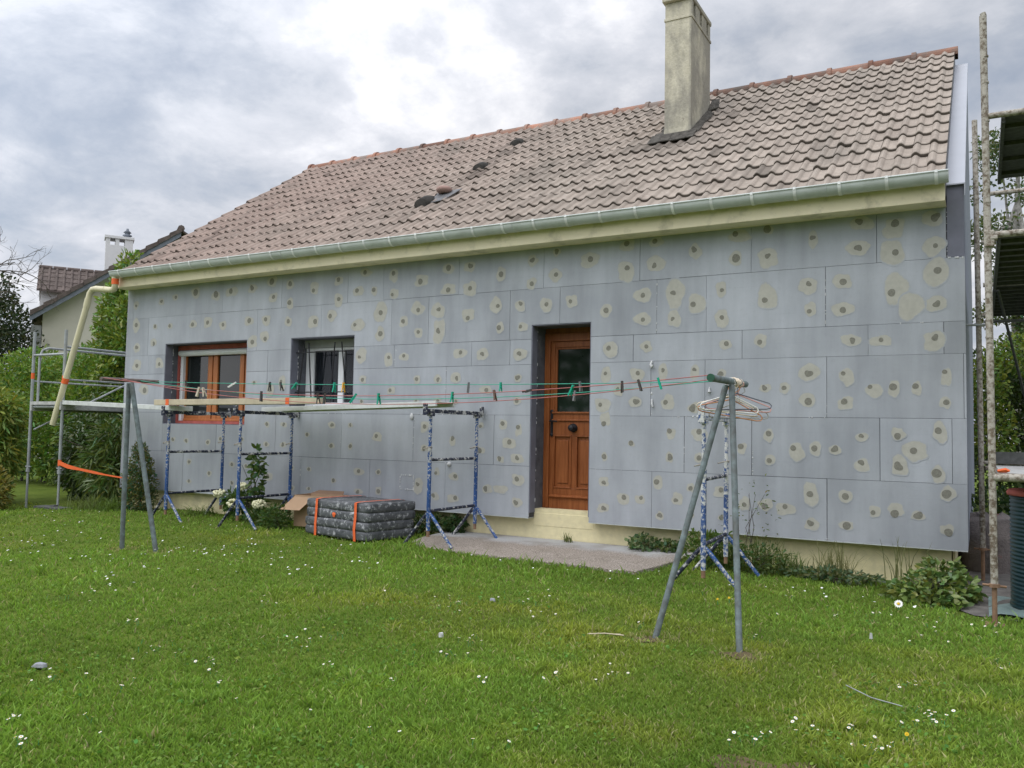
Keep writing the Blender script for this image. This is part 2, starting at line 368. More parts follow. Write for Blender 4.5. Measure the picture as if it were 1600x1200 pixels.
# adhesive patches round the anchor plugs: x, z, plug radius and the box of the patch, in millimetres
PT = """-658,3212,25,-727,3146,-590,3299;-46,3248,29,-120,3183,25,3303;286,3294,28,194,3244,349,3345;734,3340,52,629,3244,840,3426;1182,3281,51,1087,3178,1276,3336;1499,3309,39,1388,3222,1651,3374;
1935,3327,38,1854,3245,2043,3390;2329,3393,47,2237,3312,2434,3475;2373,3168,30,2274,3088,2457,3230;2687,3335,37,2603,3252,2769,3401;2685,3066,37,2627,2961,2770,3142;3130,3210,29,3065,3150,3227,3340;
-636,2899,37,-724,2761,-548,3028;-176,2858,29,-231,2804,-118,2901;169,2850,28,118,2798,243,2895;692,2848,34,616,2784,796,2921;1025,2862,33,927,2779,1133,2954;1359,2813,29,1278,2727,1436,2879;
1903,2848,38,1799,2769,1990,2919;2232,2851,32,2149,2753,2335,2920;2675,2802,31,2603,2716,2745,2878;3179,2774,36,3027,2676,3258,2865;2235,2569,33,2135,2505,2309,2697;1981,2531,37,1880,2438,2084,2633;
-186,2583,31,-278,2530,-115,2678;-602,2536,35,-680,2450,-511,2611;-576,2242,35,-693,2152,-460,2342;-37,2255,30,-134,2182,58,2358;2047,1937,26,1991,1900,2111,1975;2577,1949,25,2518,1803,2677,2050;
2367,1833,29,2288,1732,2447,1916;-361,1844,45,-493,1762,-264,1947;3577,3330,32,3506,3245,3659,3380;4037,3395,31,3941,3330,4163,3451;4514,3346,31,4438,3213,4601,3412;4949,3205,37,4855,3138,5081,3295;
5379,3348,38,5290,3265,5468,3410;5705,3346,34,5607,3265,5779,3408;6147,3208,35,6072,3114,6221,3305;3908,3158,31,3839,3072,4032,3224;4192,3148,31,4146,3066,4259,3202;4502,3064,24,4447,3001,4619,3148;
5381,3068,33,5268,3004,5504,3149;5706,3067,29,5595,2968,5815,3151;3592,3061,30,3504,2946,3671,3150;3448,2835,32,3375,2758,3577,2927;4320,2836,34,4208,2700,4431,2993;4926,2838,30,4795,2769,5042,2949;
5244,2829,28,5117,2713,5348,2913;6111,2823,25,5990,2726,6176,2941;5682,2696,29,5584,2651,5786,2822;4690,2704,30,4626,2625,4775,2774;3888,2696,26,3823,2597,4060,2781;4324,2557,37,4231,2448,4408,2658;
4935,2555,26,4867,2475,5011,2613;5242,2556,33,5163,2381,5348,2714;6131,2557,31,6088,2483,6208,2629;3981,2257,24,3915,2168,4109,2388;4472,2240,24,4391,2108,4545,2313;4715,2254,23,4642,2185,4799,2297;
5586,2272,26,5474,2195,5676,2329;5903,2244,27,5812,2155,6000,2326;4045,1953,27,3984,1904,4118,2017;4928,1949,26,4876,1886,4990,2002;5258,1939,26,5193,1882,5314,2013;5538,1951,26,5435,1887,5609,2033;
4509,1808,25,4460,1757,4598,1858;5972,1801,27,5870,1750,6055,1860;6575,3345,31,6496,3266,6663,3411;6897,3421,30,6845,3363,6956,3464;7329,3293,34,7186,3194,7452,3373;6572,3062,28,6502,2992,6634,3140;
6893,3148,27,6791,3052,6978,3232;7771,3432,32,7683,3340,7875,3489;7779,3156,30,7655,2994,7879,3236;6426,2833,26,6350,2725,6493,2887;6773,2804,26,6687,2705,6851,2889;7084,2820,24,7022,2747,7179,2898;
7530,2691,32,7450,2600,7609,2776;7968,2835,27,7850,2746,8083,2925;7971,2564,24,7860,2499,8071,2644;6430,2556,23,6390,2493,6532,2614;6419,2234,29,6327,2150,6530,2301;7567,2261,28,7496,2149,7684,2343;
8014,2265,23,7939,2195,8088,2334;8101,3427,29,8031,3353,8209,3484;8097,3156,28,7989,3081,8241,3273;8543,3294,31,8482,3175,8631,3369;8985,3420,30,8911,3319,9151,3458;9314,3437,40,9269,3377,9385,3482;
8993,3161,43,8912,3071,9066,3247;9317,3157,27,9211,3028,9430,3240;9759,3304,26,9718,3185,9810,3383;8315,2840,28,8227,2655,8445,3005;8310,2557,17,8252,2456,8404,2658;8536,2701,30,8472,2594,8683,2820;
8846,2834,22,8777,2758,8900,2930;8847,2544,24,8772,2426,8922,2637;9289,2701,29,9198,2593,9430,2873;9721,2839,26,9619,2727,9809,2909;9726,2562,23,9674,2502,9802,2664;8896,2265,26,8815,2203,8956,2309;
9239,2269,26,9180,2211,9316,2361;10194,3420,33,10098,3331,10342,3471;10515,3369,37,10399,3217,10606,3419;10861,3391,39,10739,3301,10927,3462;10185,3161,33,10062,3084,10300,3239;10516,3087,30,10375,2959,10598,3215;
10859,3120,22,10743,3015,10945,3222;10875,2885,33,10752,2718,10974,3020;10045,2836,33,9942,2769,10131,2917;10480,2700,35,10408,2564,10628,2906;10639,2563,0,10519,2417,10769,2706;10865,2569,31,10749,2491,10961,2654;
10042,2557,30,9929,2491,10153,2643;10129,2253,28,10018,2194,10210,2321;10385,2250,20,10279,2185,10482,2297;10848,2254,29,10736,2122,10947,2322;9720,1937,36,9606,1857,9844,2040;9478,1796,19,9444,1731,9538,1862;
9716,1658,36,9612,1603,9801,1744;10043,1933,15,9999,1803,10156,1993;10051,1657,30,9986,1567,10144,1716;10285,1799,16,10243,1684,10401,1839;10487,1796,34,10441,1690,10551,1867;10680,1801,27,10645,1713,10736,1846;
10925,1932,14,10893,1789,10986,1974;10936,1649,26,10875,1582,10979,1712;10204,1326,21,10149,1266,10274,1362;10523,1329,30,10466,1285,10592,1416;10867,1386,30,10815,1264,10950,1480;9571,1192,28,9525,1056,9685,1249;
9773,1194,30,9722,1118,9842,1266;9963,1193,32,9908,1130,10026,1239;10203,1070,27,10136,967,10284,1115;10659,1195,31,10559,1094,10779,1291;10528,1045,39,10464,956,10617,1149;10850,993,41,10801,893,10926,1071;
9731,742,31,9661,615,9817,865;10059,737,32,9995,665,10123,812;10930,806,40,10868,735,11017,885;10305,597,22,10271,547,10372,673;10494,599,36,10428,573,10582,701;10695,595,36,10620,549,10764,635;
9492,605,25,9401,513,9587,648;9735,457,30,9672,379,9829,512;10070,456,37,9994,415,10139,503;10942,457,35,10870,426,10994,533;7519,1411,29,7475,1383,7602,1569;7847,1201,28,7809,1162,7892,1231;
8285,1342,28,8249,1250,8357,1371;8611,1340,30,8517,1237,8718,1382;8612,1062,27,8554,1007,8665,1125;7529,1043,29,7490,990,7576,1095;8294,1060,32,8244,996,8330,1123;9049,1195,30,9013,1115,9112,1237;
9330,1333,29,9273,1239,9387,1386;9337,1059,26,9286,1008,9407,1126;7530,754,24,7462,707,7595,822;8146,789,30,8102,703,8219,863;7771,603,28,7680,517,7847,655;7970,607,14,7898,534,8017,645;
8362,604,23,8312,552,8447,687;8522,739,24,8480,694,8571,798;8847,738,26,8768,659,8910,784;9087,601,23,9035,529,9146,692;9293,596,31,9229,544,9376,683;7532,469,28,7451,417,7599,529;
8185,434,27,8134,376,8236,479;8531,457,24,8503,425,8566,488;8851,451,24,8810,421,8897,481;5070,1346,28,5004,1269,5137,1421;5070,1069,29,5013,1028,5144,1121;5499,1204,28,5447,1103,5546,1235;
6209,1398,28,6160,1312,6278,1456;6421,1357,27,6382,1247,6480,1390;5897,1360,16,5872,1330,5947,1415;5895,1065,31,5852,1029,5982,1110;6308,1178,30,6201,1094,6405,1234;6175,976,28,6135,930,6243,1010;
6416,992,27,6319,924,6513,1046;5259,768,22,5237,731,5318,839;5550,740,28,5450,680,5604,791;6418,744,30,6342,662,6527,804;4985,615,26,4917,487,5072,697;5988,608,31,5936,549,6092,664;
6197,616,0,6089,561,6304,664;6410,465,30,6348,407,6506,533;5228,488,27,5198,422,5327,534;5557,474,28,5420,415,5621,514;7532,1977,20,7476,1856,7603,2061;7918,1973,25,7822,1880,8003,2039;
8207,2000,17,8148,1884,8266,2074;8555,2000,15,8506,1886,8611,2059;8834,1947,30,8796,1895,8904,2005;7681,1798,17,7634,1712,7750,1856;7474,1624,23,7410,1526,7600,1713;7902,1658,34,7811,1585,7969,1726;
8239,1652,26,8180,1565,8354,1738;8537,1587,38,8481,1526,8627,1655;9287,1798,26,9233,1752,9361,1838;9485,1796,18,9437,1731,9550,1849;350,1084,28,304,1040,411,1127;655,1069,27,595,1028,715,1113;
1128,1057,27,1076,1011,1191,1103;1395,1114,25,1347,1074,1446,1157;740,752,27,686,701,791,804;1182,598,27,1130,547,1245,638;751,465,25,690,424,822,495;1656,746,26,1595,698,1719,796;
1670,478,24,1623,438,1720,517;1846,1116,22,1800,1084,1895,1147;2328,1343,27,2276,1295,2393,1384;2655,1343,25,2587,1299,2725,1379;2330,1057,27,2265,1013,2394,1101;2651,1059,27,2588,1013,2726,1099;
3099,1208,25,3051,1173,3148,1242;3543,1346,28,3462,1295,3613,1397;3537,1065,28,3485,1019,3602,1111;1944,734,26,1885,690,2006,769;2384,602,31,2299,538,2492,656;2830,743,25,2785,698,2885,783;
3150,734,24,3107,702,3203,768;3596,602,26,3549,556,3643,638;2843,462,26,2798,425,2909,499;3162,469,21,3107,440,3203,496;4303,1211,27,4230,1140,4406,1262;3861,1352,21,3819,1310,3904,1384;
3872,1068,26,3829,1012,3915,1116;4026,741,27,3937,681,4117,790;4354,743,25,4300,704,4408,783;4018,467,27,3948,440,4113,516;4363,495,29,4308,446,4417,554;4040,1666,17,3999,1630,4082,1694;
4927,1657,25,4888,1621,4978,1702;5259,1665,26,5185,1621,5333,1712;5535,1665,20,5499,1631,5571,1701;6397,1670,27,6342,1622,6464,1717;6402,1946,31,6347,1888,6469,1995"""
pats = [tuple(int(q)/1000 for q in r.split(',')) for r in PT.replace('\n', '').split(';')]
pats.sort(key=lambda r: -(r[5]-r[3])*(r[6]-r[4]))
def patch(mb, r, k):
    x, z, rp, x0, z0, x1, z1 = r; q = random.Random(k*31+5)
    x1 = min(x1, 11.07); z1 = min(z1, 3.48); cx, cz = (x0+x1)/2, (z0+z1)/2; hx, hz = (x1-x0)/2*1.10, (z1-z0)/2*1.10
    n = 36; e = q.uniform(1.7, 3.2); ph = [q.uniform(0, 6.3) for _ in range(5)]; am = [q.uniform(.02, .10), q.uniform(.02, .10), q.uniform(.01, .07), q.uniform(0, .05), q.uniform(0, .04)]
    y = -.0015 - .00002*(k % 40); vs = []; cs = []
    for fr, g in ((1., 0.), (.72, .9), (.5, 1.), (.2, 1.)):
        for j in range(n):
            t = 2*pi*j/n; c, s = cos(t), sin(t)
            rr = (abs(c)**e + abs(s)**e)**(-1/e)*(.93 + sum(a*cos((i+2)*t + p) for i, (a, p) in enumerate(zip(am, ph))))
            px, pz = cx + hx*fr*rr*c, cz + hz*fr*rr*s
            vs.append((min(px, 11.095), y, min(pz, 3.495))); cs.append((1, g, 0))
    fs = [(i*n+j, i*n+(j+1) % n, (i+1)*n+(j+1) % n, (i+1)*n+j) for i in range(3) for j in range(n)] + [tuple(range(3*n, 4*n))]
    b = len(mb.v); mb.add(vs, fs); mb.c[b:] = cs
    if rp > 0:
        rp = max(rp, .021)*1.02; m = 18; p = [q.uniform(0, 6.3) for _ in range(3)]; b = len(mb.v)
        wob = q.choice((.03, .05, .16))
        ring = [rp*(1 + wob*cos(2*2*pi*j/m + p[0]) + wob*.7*cos(3*2*pi*j/m + p[1])) for j in range(m)]
        mb.add([(x + ring[j]*cos(2*pi*j/m), y - .0012, z + ring[j]*sin(2*pi*j/m)) for j in range(m)], [tuple(range(m))]); mb.c[b:] = [(1, 1, 1)]*m
rest = MB()
for k, r in enumerate(pats):
    if k < 100:
        mb = MB(); patch(mb, r, k); o = hb(mb, 'adhesive_patch', M['eps'], facade, fix=False)
    else: patch(rest, r, k)
tag(hb(rest, 'adhesive_patches', M['eps'], facade, fix=False), kind='stuff')
# squeezed-out foam along the joints
fm = MB()
def bead(x0, z0, x1, z1, n, r):
    for i in range(n):
        t = (i + rnd.random())/n; rr = r*rnd.uniform(.5, 1.2)
        if rnd.random() < .7: fm.ball((x0+(x1-x0)*t, -.001, z0+(z1-z0)*t), rr*.62, 7, 0, (rnd.uniform(.7, 1.5), .5, rnd.uniform(.7, 1.8)))
for a in ((9.88,2.42,9.88,2.9,14,.009), (8.13,2.42,8.13,3.0,9,.012), (9.89,1.52,9.89,1.8,7,.008), (9.17,.9,9.17,1.16,7,.010), (8.45,.92,8.45,1.2,3,.008),
          (8.08,1.5,8.08,1.75,3,.014), (8.3,1.49,8.62,1.5,8,.015), (4.89,.9,4.91,1.46,9,.013), (3.0,.6,3.0,.92,6,.014), (3.7,1.0,3.71,1.5,5,.010), (5.4,.84,5.4,.9,2,.02), (7.4,.9,8.08,.9,9,.007),
          (3.3,1.5,3.9,1.5,7,.010), (4.9,1.5,6.0,1.5,11,.010), (10.5,2.4,10.8,2.4,5,.010), (9.7,1.5,9.9,1.5,5,.010), (10.95,3.0,11.09,2.99,5,.018), (2.0,3.0,2.55,3.0,6,.010), (4.55,2.1,4.6,2.4,4,.010),
          (5.38,1.8,5.38,2.1,4,.008), (2.52,2.45,2.53,2.9,5,.007), (10.955,3.0,10.955,3.5,12,.006), (9.89,.31,9.89,.35,2,.012)): bead(*a)
for x0, z0, x1, z1, n in ((4.71,.54,4.71,.72,10), (4.71,.72,4.92,.72,10), (4.92,.54,4.92,.72,10), (4.71,.54,4.92,.54,10)): bead(x0, z0, x1, z1, n, .014)
fm.tube([(8.08,-.005,2.10),(8.075,-.03,2.06),(8.09,-.04,2.03),(8.105,-.035,2.055)], .014, 7); fm.tube([(8.72,-.005,1.81),(8.72,-.02,1.77),(8.725,-.025,1.755)], [.006,.014,.018], 7)
fm.ball((5.46, -.006, .885), .03, 8); fm.ball((4.87, -.006, 1.47), .028, 8, 0, (1, .6, 1.6)); fm.tube([(8.085,-.004,1.68),(8.09,-.02,1.63),(8.1,-.02,1.60)], .012, 7)
tag(hb(fm, 'joint_foam', M['foam'], facade), kind='stuff')
# plinth, inner walls, gables
pl = MB(); pl.box(-.73, .14, -.5, 10.96, .3, .40); hb(pl, 'plinth', M['plinth'])
hb(MB().box(6.58, .136, .2, 7.35, .46, .355), 'door_step', M['plinth'], bevel=.006)
iw = MB()
for r in cut([(-.73, .4, 10.96, 3.9)]): iw.box(r[0], .142, r[1], r[2], .24, r[3])
iw.box(-.73, 8.0, -.3, 10.96, 8.2, 3.7); hb(iw, 'inner_wall', M['gap'])
def gable(x0, x1, mat, ztop):
    pts = [(x0, .022, ZB), (x0, 8.0, ZB), (x0, 8.0, ztop(8.0)), (x0, RY, ztop(RY)), (x0, .022, ztop(.022))]
    return hb(MB().prism(pts, (x1-x0, 0, 0)), 'gable_insulation', mat)
rz = lambda y: EZ + SL*((y if y <= RY else 2*RY - y) - EY)
gr = gable(10.965, XR - .0015, M['cut'], lambda y: rz(y) - .20); gable(XL + .0015, -.735, M['cut'], lambda y: rz(y) - .16)
hb(MB().box(10.97, .2, -.5, 10.99, 8.0, .3), 'gable_plinth', M['plinth'])
hb(MB().box(10.957, .006, 3.004, 11.097, .02, 3.70), 'raw_corner_board', M['darkeps'])
# right verge: light metal flashing over the gable insulation
vf = MB()
for y0, y1 in ((-.03, 1.0), (1.0, 2.5), (2.5, RY + .02)):
    a, b = rz(y0) - .165, rz(y1) - .165
    vf.prism([(10.93, y0 + .003, a), (11.108, y0 + .003, a), (11.108, y0 + .003, a - .012), (10.93, y0 + .003, a - .012)], (0, y1 - y0 - .006, b - a))
    vf.prism([(11.101, y0 + .003, a - .013), (11.108, y0 + .003, a - .013), (11.108, y0 + .003, a - .12), (11.101, y0 + .003, a - .12)], (0, y1 - y0 - .006, b - a))
hb(vf, 'verge_flashing', M['verge'])
hb(MB().prism([(10.945, -.03, rz(-.03) - .28), (10.945, RY, rz(RY) - .28), (10.945, RY, rz(RY) - .02), (10.945, -.03, rz(-.03) - .02)], (.01, 0, 0)), 'verge_board', M['lead'])
# roof deck, tiles
TX0, TX1 = -.70, 10.95
hb(MB().prism([(TX0+.03, EY+.06, EZ-.05), (TX0+.03, RY, RZ-.03), (TX0+.03, 8.2, EZ-.05), (TX0+.03, 8.2, EZ-.13), (TX0+.03, RY, RZ-.14), (TX0+.03, EY+.06, EZ-.12)], (TX1-TX0-.06, 0, 0)), 'roof_deck', M['lead'])
cs_, sn_ = 1/sqrt(1+SL*SL), SL/sqrt(1+SL*SL); LS = (RY-EY)/cs_; NC = 15; G = LS/NC; NP = 76; P = (TX1-TX0)/NP; SEG = 10
def tile_field(mirror):
    vs = []; fs = []; cs = []
    u = np.linspace(0, 1, SEG+1)
    prof = np.where(u < .5, np.abs(.028*np.sin(pi*u/.5))**1.0, -.006*np.sin(pi*(u-.5)/.5))
    for i in range(NC):
        for j in range(NP):
            x = TX0 + P*(j + u)*1.0; x[-1] += .004
            jl = rg.normal(0, .0045); js = rg.normal(0, .008); tw = rg.normal(0, .003)
            tint = 1 + rg.normal(0, .045) if j % 2 == 0 else tint; mossy = 1.
            cx = TX0 + P*(j+.5); yy = EY + i*G*cs_
            d = math.hypot((cx - 7.55)/.75, (yy - 1.75)/.35)
            if d < 1: mossy = .45 + .45*d
            d2 = abs((cx - 4.5) - (yy - 1.0)*.05)
            if not mirror and d2 < .22 and .9 < yy < 3.2: mossy = rg.uniform(.55, .95)
            if rg.random() < .03: mossy *= rg.uniform(.6, .85)
            s0 = i*G - .02 + js; s1 = (i+1)*G + .07
            if i == NC-1: s1 = (i+1)*G
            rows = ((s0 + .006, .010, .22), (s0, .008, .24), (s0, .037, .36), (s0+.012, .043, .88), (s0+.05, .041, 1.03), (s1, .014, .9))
            b = len(vs)
            for s, h, k in rows:
                for q in range(SEG+1):
                    hh = h + prof[q] + jl + tw*(u[q]-.5)
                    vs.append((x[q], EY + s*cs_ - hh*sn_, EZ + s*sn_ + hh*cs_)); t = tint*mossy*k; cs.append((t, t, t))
            n = SEG+1
            for r in range(len(rows)-1):
                for q in range(SEG): fs.append((b+r*n+q, b+r*n+q+1, b+(r+1)*n+q+1, b+(r+1)*n+q))
    vs = np.array(vs)
    if mirror: vs[:, 1] = 2*RY - vs[:, 1]
    return vs, np.array(fs), np.array(cs)
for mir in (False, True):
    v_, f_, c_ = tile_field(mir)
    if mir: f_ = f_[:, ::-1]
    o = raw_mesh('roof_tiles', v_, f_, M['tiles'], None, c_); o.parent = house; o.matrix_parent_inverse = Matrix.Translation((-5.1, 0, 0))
# ridge tiles
nR = 21; LR = (TX1 + .05 - TX0 + .03)/nR
for i in range(nR):
    x0 = TX0 - .03 + i*LR; mb = MB(); tn = rnd.uniform(.75, 1.15)
    if rnd.random() < .3 or (i > 13 and rnd.random() < .8): tn *= .6
    def half(xa, xb, r, n=10):
        vs = []; 
        for x in (xa, xb):
            for j in range(n+1):
                t = pi*(-.12 + 1.24*j/n); vs.append((x, RY - r*cos(t), RZ - .03 + r*.95*sin(t)))
        fs = [(j, j+1, n+2+j, n+1+j) for j in range(n)] + [tuple(range(n+1)), tuple(range(n+1, 2*n+2))]
        mb.add(vs, fs, 0, False, (tn, tn, tn))
    half(x0, x0 + LR*.99, .105); half(x0 - .02, x0 + .04, .130)
    hb(mb, 'ridge_tile', M['ridge'])
# chimney
ch = MB(); cx0, cx1, cy0, cy1 = 7.47, 7.84, 2.09, 3.0
ch.box(cx0, cy0, 4.9, cx1, cy1, 7.02)
ch.prism([(cx0-.03, cy0-.03, 5.0), (cx1+.03, cy0-.03, 5.0), (cx1+.03, cy1, 5.0), (cx0-.03, cy1, 5.0)], (0, 0, .01))
ch.add([(cx0-.025,cy0-.025,5.2),(cx1+.02,cy0-.025,5.2),(cx1+.02,cy1+.02,5.7),(cx0-.025,cy1+.02,5.7),(cx0-.001,cy0-.001,5.47),(cx1+.001,cy0-.001,5.47),(cx1+.001,cy1+.001,6.16),(cx0-.001,cy1+.001,6.16)],
       [(0,1,5,4),(1,2,6,5),(2,3,7,6),(3,0,4,7)])
for a, b in ((cy0, cy0+.10), (cy0+.20, cy0+.40), (cy0+.50, cy0+.72), (cy1-.1, cy1)): ch.box(cx0, a, 7.02, cx1, b, 7.24)
ch.box(cx0-.012, cy0-.012, 6.985, cx1+.012, cy1+.012, 7.025)
chm = hb(ch, 'chimney', M['chim'], bevel=.012)
cap = MB().box(cx0-.03, cy0-.06, 7.241, cx1+.015, cy1+.02, 7.31); capo = cap.build('chimney_cap', M['chim'], bevel=.015); capo.parent = chm
hb(MB().box(cx0+.07, cy0+.07, 6.9, cx1-.07, cy1-.1, 7.22), 'flue', M['gap'])
def rp(x, y, l=0): return (x, y - l*sn_, rz(y) + l*cs_)
fl = MB()
def rough(pts, h=.012):
    fl.prism([(a + rnd.uniform(-.02, .02), b, c) for a, b, c in pts], (0, -.004, h))
for k in range(6):
    x0 = 7.30 + .1*k; rough([rp(x0, 1.93 + rnd.uniform(-.05, .03), .055), rp(x0 + .125, 1.93 + rnd.uniform(-.05, .03), .055), rp(x0 + .125, 2.1, .085), rp(x0, 2.1, .085)])
for k in range(7):
    y0 = 2.05 + .15*k; rough([rp(7.842, y0, .085), rp(7.93 + rnd.uniform(-.02, .03), y0, .06), rp(7.94 + rnd.uniform(-.02, .03), y0 + .18, .06), rp(7.842, y0 + .18, .085)])
    rough([rp(7.36 + rnd.uniform(-.04, .02), y0, .06), rp(7.468, y0, .08), rp(7.468, y0 + .18, .08), rp(7.36 + rnd.uniform(-.04, .02), y0 + .18, .06)])
rough([rp(7.842, 2.9, .08), rp(8.0, 2.95, .09), rp(7.98, 3.15, .15), rp(7.842, 3.15, .15)])
hb(fl, 'chimney_flashing', M['mossy'])
# vent tiles
for x, y, s in ((4.62, 3.04, 1), (4.53, 2.06, 1), (4.40, .80, 1.25)):
    mb = MB(); c = rp(x, y, .03)
    vs = []
    for a in range(3):
        for j in range(9):
            t = pi*j/8; r = (.11, .10, .03)[a]*s; k = (-.02, .12, .26)[a]*s
            p = V(*c) + k*V(0, cs_, sn_); vs.append(tuple(p + V(-r*cos(t), 0, 0) + r*.85*sin(t)*V(0, -sn_, cs_)))
    mb.add(vs, [(a*9+j, a*9+j+1, a*9+10+j, a*9+9+j) for a in range(2) for j in range(8)] + [tuple(range(9))], 0, True)
    hb(mb, 'roof_vent', M['vent'])
mb = MB(); c = rp(4.56, 1.12, .11)
mb.lathe([(.02, -.05), (.08, -.05), (.115, -.015), (.115, .015), (.085, .04), (.03, .05), (.001, .05)], c, 'z', 18)
vc = hb(mb, 'vent_cap', M['rosecap'])
pt = MB().prism([rp(4.50, .80, .055), rp(4.72, .86, .055), rp(4.80, 1.2, .06), rp(4.42, 1.15, .06)], (0, -.004, .008)); sub(pt.build('vent_flashing', M['lead']), vc)
# fascia, gutter
hb(MB().box(XL, -.255, 3.476, 10.952, -.225, 3.70).box(XL, -.225, 3.477, 10.952, .10, 3.496), 'fascia_board', M['fascia'], bevel=.004)
GC, GR = (-.345, 3.70), .086
gu = MB(); n = 12; vs = []
for x in (-.78, 10.985):
    for r in (GR, GR - .004):
        for j in range(n+1): t = pi + pi*j/n; vs.append((x, GC[0] + r*cos(t), GC[1] + r*sin(t)))
k = n+1; fs = []
for j in range(n): fs += [(j, j+1, 2*k+j+1, 2*k+j), (k+j, k+j+1, 3*k+j+1, 3*k+j)]
gu.add(vs, fs, 0, True)
for x in (-.78, 10.985): gu.add([(x, GC[0] + GR*cos(pi+pi*j/n), GC[1] + GR*sin(pi+pi*j/n)) for j in range(n+1)], [tuple(range(n+1))])
gu.tube([(-.78, GC[0]-GR, GC[1]+.004), (10.985, GC[0]-GR, GC[1]+.004)], .0095, 8)
for x in (2.9, 6.52, 9.95): gu.tube([(x, GC[0]+(GR+.002)*cos(pi+pi*j/n), GC[1]+(GR+.002)*sin(pi+pi*j/n)) for j in range(n+1)], .004, 6)
gut = hb(gu, 'gutter', M['zinc'])
for i in range(29):
    x = -.55 + i*.4085; mb = MB(); vs = []
    for xx in (x-.015, x+.015):
        for j in range(n+1): t = pi*.97 + pi*1.03*j/n; vs.append((xx, GC[0] + (GR+.006)*cos(t), GC[1] + (GR+.006)*sin(t)))
    mb.add(vs, [(j, j+1, k+j+1, k+j) for j in range(n)], 0, True); mb.box(x-.012, GC[0]-GR-.012, GC[1]-.01, x+.012, GC[0]-GR+.012, GC[1]+.016)
    sub(mb.build('gutter_bracket', M['bracket'], fix=False), gut)
# reveals round the three openings
for i, (a, b, c, d) in enumerate(OPEN):
    rv = MB()
    D = .44
    zb_ = b if i < 2 else .356
    rv.box(a - .002, .006, zb_, a + .012, .135, d, 1); rv.box(a - .002, .1355, zb_, a + .010, D, d, 0)
    rv.box(c - .012, .006, zb_, c + .002, .135, d, 1); rv.box(c - .010, .1355, zb_, c + .002, D, d, 0)
    rv.box(a + .013, .006, d - .012, c - .013, .135, d + .002, 1); rv.box(a + .011, .1355, d - .010, c - .011, D, d + .002, 0)
    if i < 2: rv.box(a + .013, .006, b - .002, c - .013, .30, b + .012, 1)
    REV = hb(rv, 'opening_reveal', [M['reveal'], M['darkeps']])
    f2 = MB()
    x, z0, z1, y = ((.103, 1.75, 2.5, .14), (2.753, 1.75, 2.4, .14), (6.593, .4, 2.55, .14))[i]
    for _ in range(26):
        if rnd.random() < .7: f2.ball((x, y + rnd.uniform(-.004, .004), rnd.uniform(z0, z1)), rnd.uniform(.003, .008), 6, 0, (.6, 1, rnd.uniform(1, 4)))
    tag(sub(f2.build('reveal_foam', M['foam']), REV), kind='stuff')
# window with varnished sashes and a rolled shutter
def wparts(name, mb, mat, parent, **k):
    o = mb.build(name, mat, **k); o.parent = parent; return o
w1 = hb(MB().box(.10, .235, 1.335, .112, .30, 2.55).box(.113, .24, 2.49, 1.868, .30, 2.556).box(.113, .236, 1.333, 1.868, .33, 1.375), 'window', M['red'])
tag(w1, 'left window with orange brown wooden sashes and rolled shutter')
wparts('shutter_guide', MB().box(.125, .27, 1.376, .185, .33, 2.42), M['white'], w1, bevel=.004)
wparts('rolled_shutter', MB().tube([(.115, .27, 2.44), (1.866, .27, 2.44)], .048, 16).box(.115, .24, 2.40, 1.866, .30, 2.43), M['white'], w1)
wf = MB()
for a, b in ((.187, .205), (.70, .80), (.82, .92), (1.40, 1.49), (1.515, 1.605), (1.80, 1.868)): wf.box(a, .315, 1.378, b, .37, 2.47)
for a, b in ((.205, .70), (.92, 1.40), (1.605, 1.80)): wf.box(a, .322, 1.378, b, .368, 1.46).box(a, .322, 2.40, b, .368, 2.47)
wf.box(.187, .30, 1.376, 1.868, .314, 1.41)
wparts('sash', wf, M['winwood'], w1, bevel=.006)
for a, b in ((.206, .698), (.922, 1.398), (1.607, 1.798)): wparts('pane', MB().box(a, .343, 1.462, b, .35, 2.398), M['glass'], w1)
# small window with white frame and black bars
w2 = hb(MB().box(2.752, .30, 1.565, 2.90, .37, 2.44).box(3.355, .30, 1.565, 3.455, .37, 2.44).box(2.901, .305, 1.565, 3.354, .37, 1.66).box(2.901, .305, 2.40, 3.354, .37, 2.44)
        .box(3.456, .305, 1.565, 3.80, .37, 1.66).box(3.456, .305, 2.40, 3.80, .37, 2.44).box(3.80, .30, 1.565, 3.879, .37, 2.44), 'window', M['white'], bevel=.008)
tag(w2, 'small white framed window behind splayed black bars')
wparts('lintel_board', MB().box(2.752, .27, 2.442, 3.878, .36, 2.549), M['greybox'], w2)
wparts('sill', MB().box(2.754, .02, 1.563, 3.876, .299, 1.60), M['white'], w2, bevel=.006)
for a, b in ((2.902, 3.353), (3.457, 3.799)): wparts('pane', MB().box(a, .33, 1.661, b, .336, 2.399), M['glass2'], w2)
for a, b in ((2.90, 3.22), (3.46, 3.62)):
    cu = MB(); q = 24; vs = []
    for z in (1.62, 2.43):
        for i in range(q+1): vs.append((a + (b-a)*i/q, .40 + .02*sin(i*1.7), z))
    cu.add(vs, [(i, i+1, q+2+i, q+1+i) for i in range(q)], 0, True); wparts('curtain', cu, M['curtain'], w2, fix=False)
hb(MB().box(2.7, .6, 1.4, 3.95, .62, 2.7), 'room_back', M['gap'])
bars = MB()
for xb, xt in ((2.80, 2.90), (3.06, 2.98), (3.40, 3.46), (3.70, 3.58)): bars.tube([(xb, .1, 1.66), (xt, .1, 2.49)], .0095, 8)
for z in (1.80, 2.36): bars.tube([(2.753, .1, z), (3.877, .1, z)], .008, 8)
wparts('window_bars', bars, M['black'], w2)
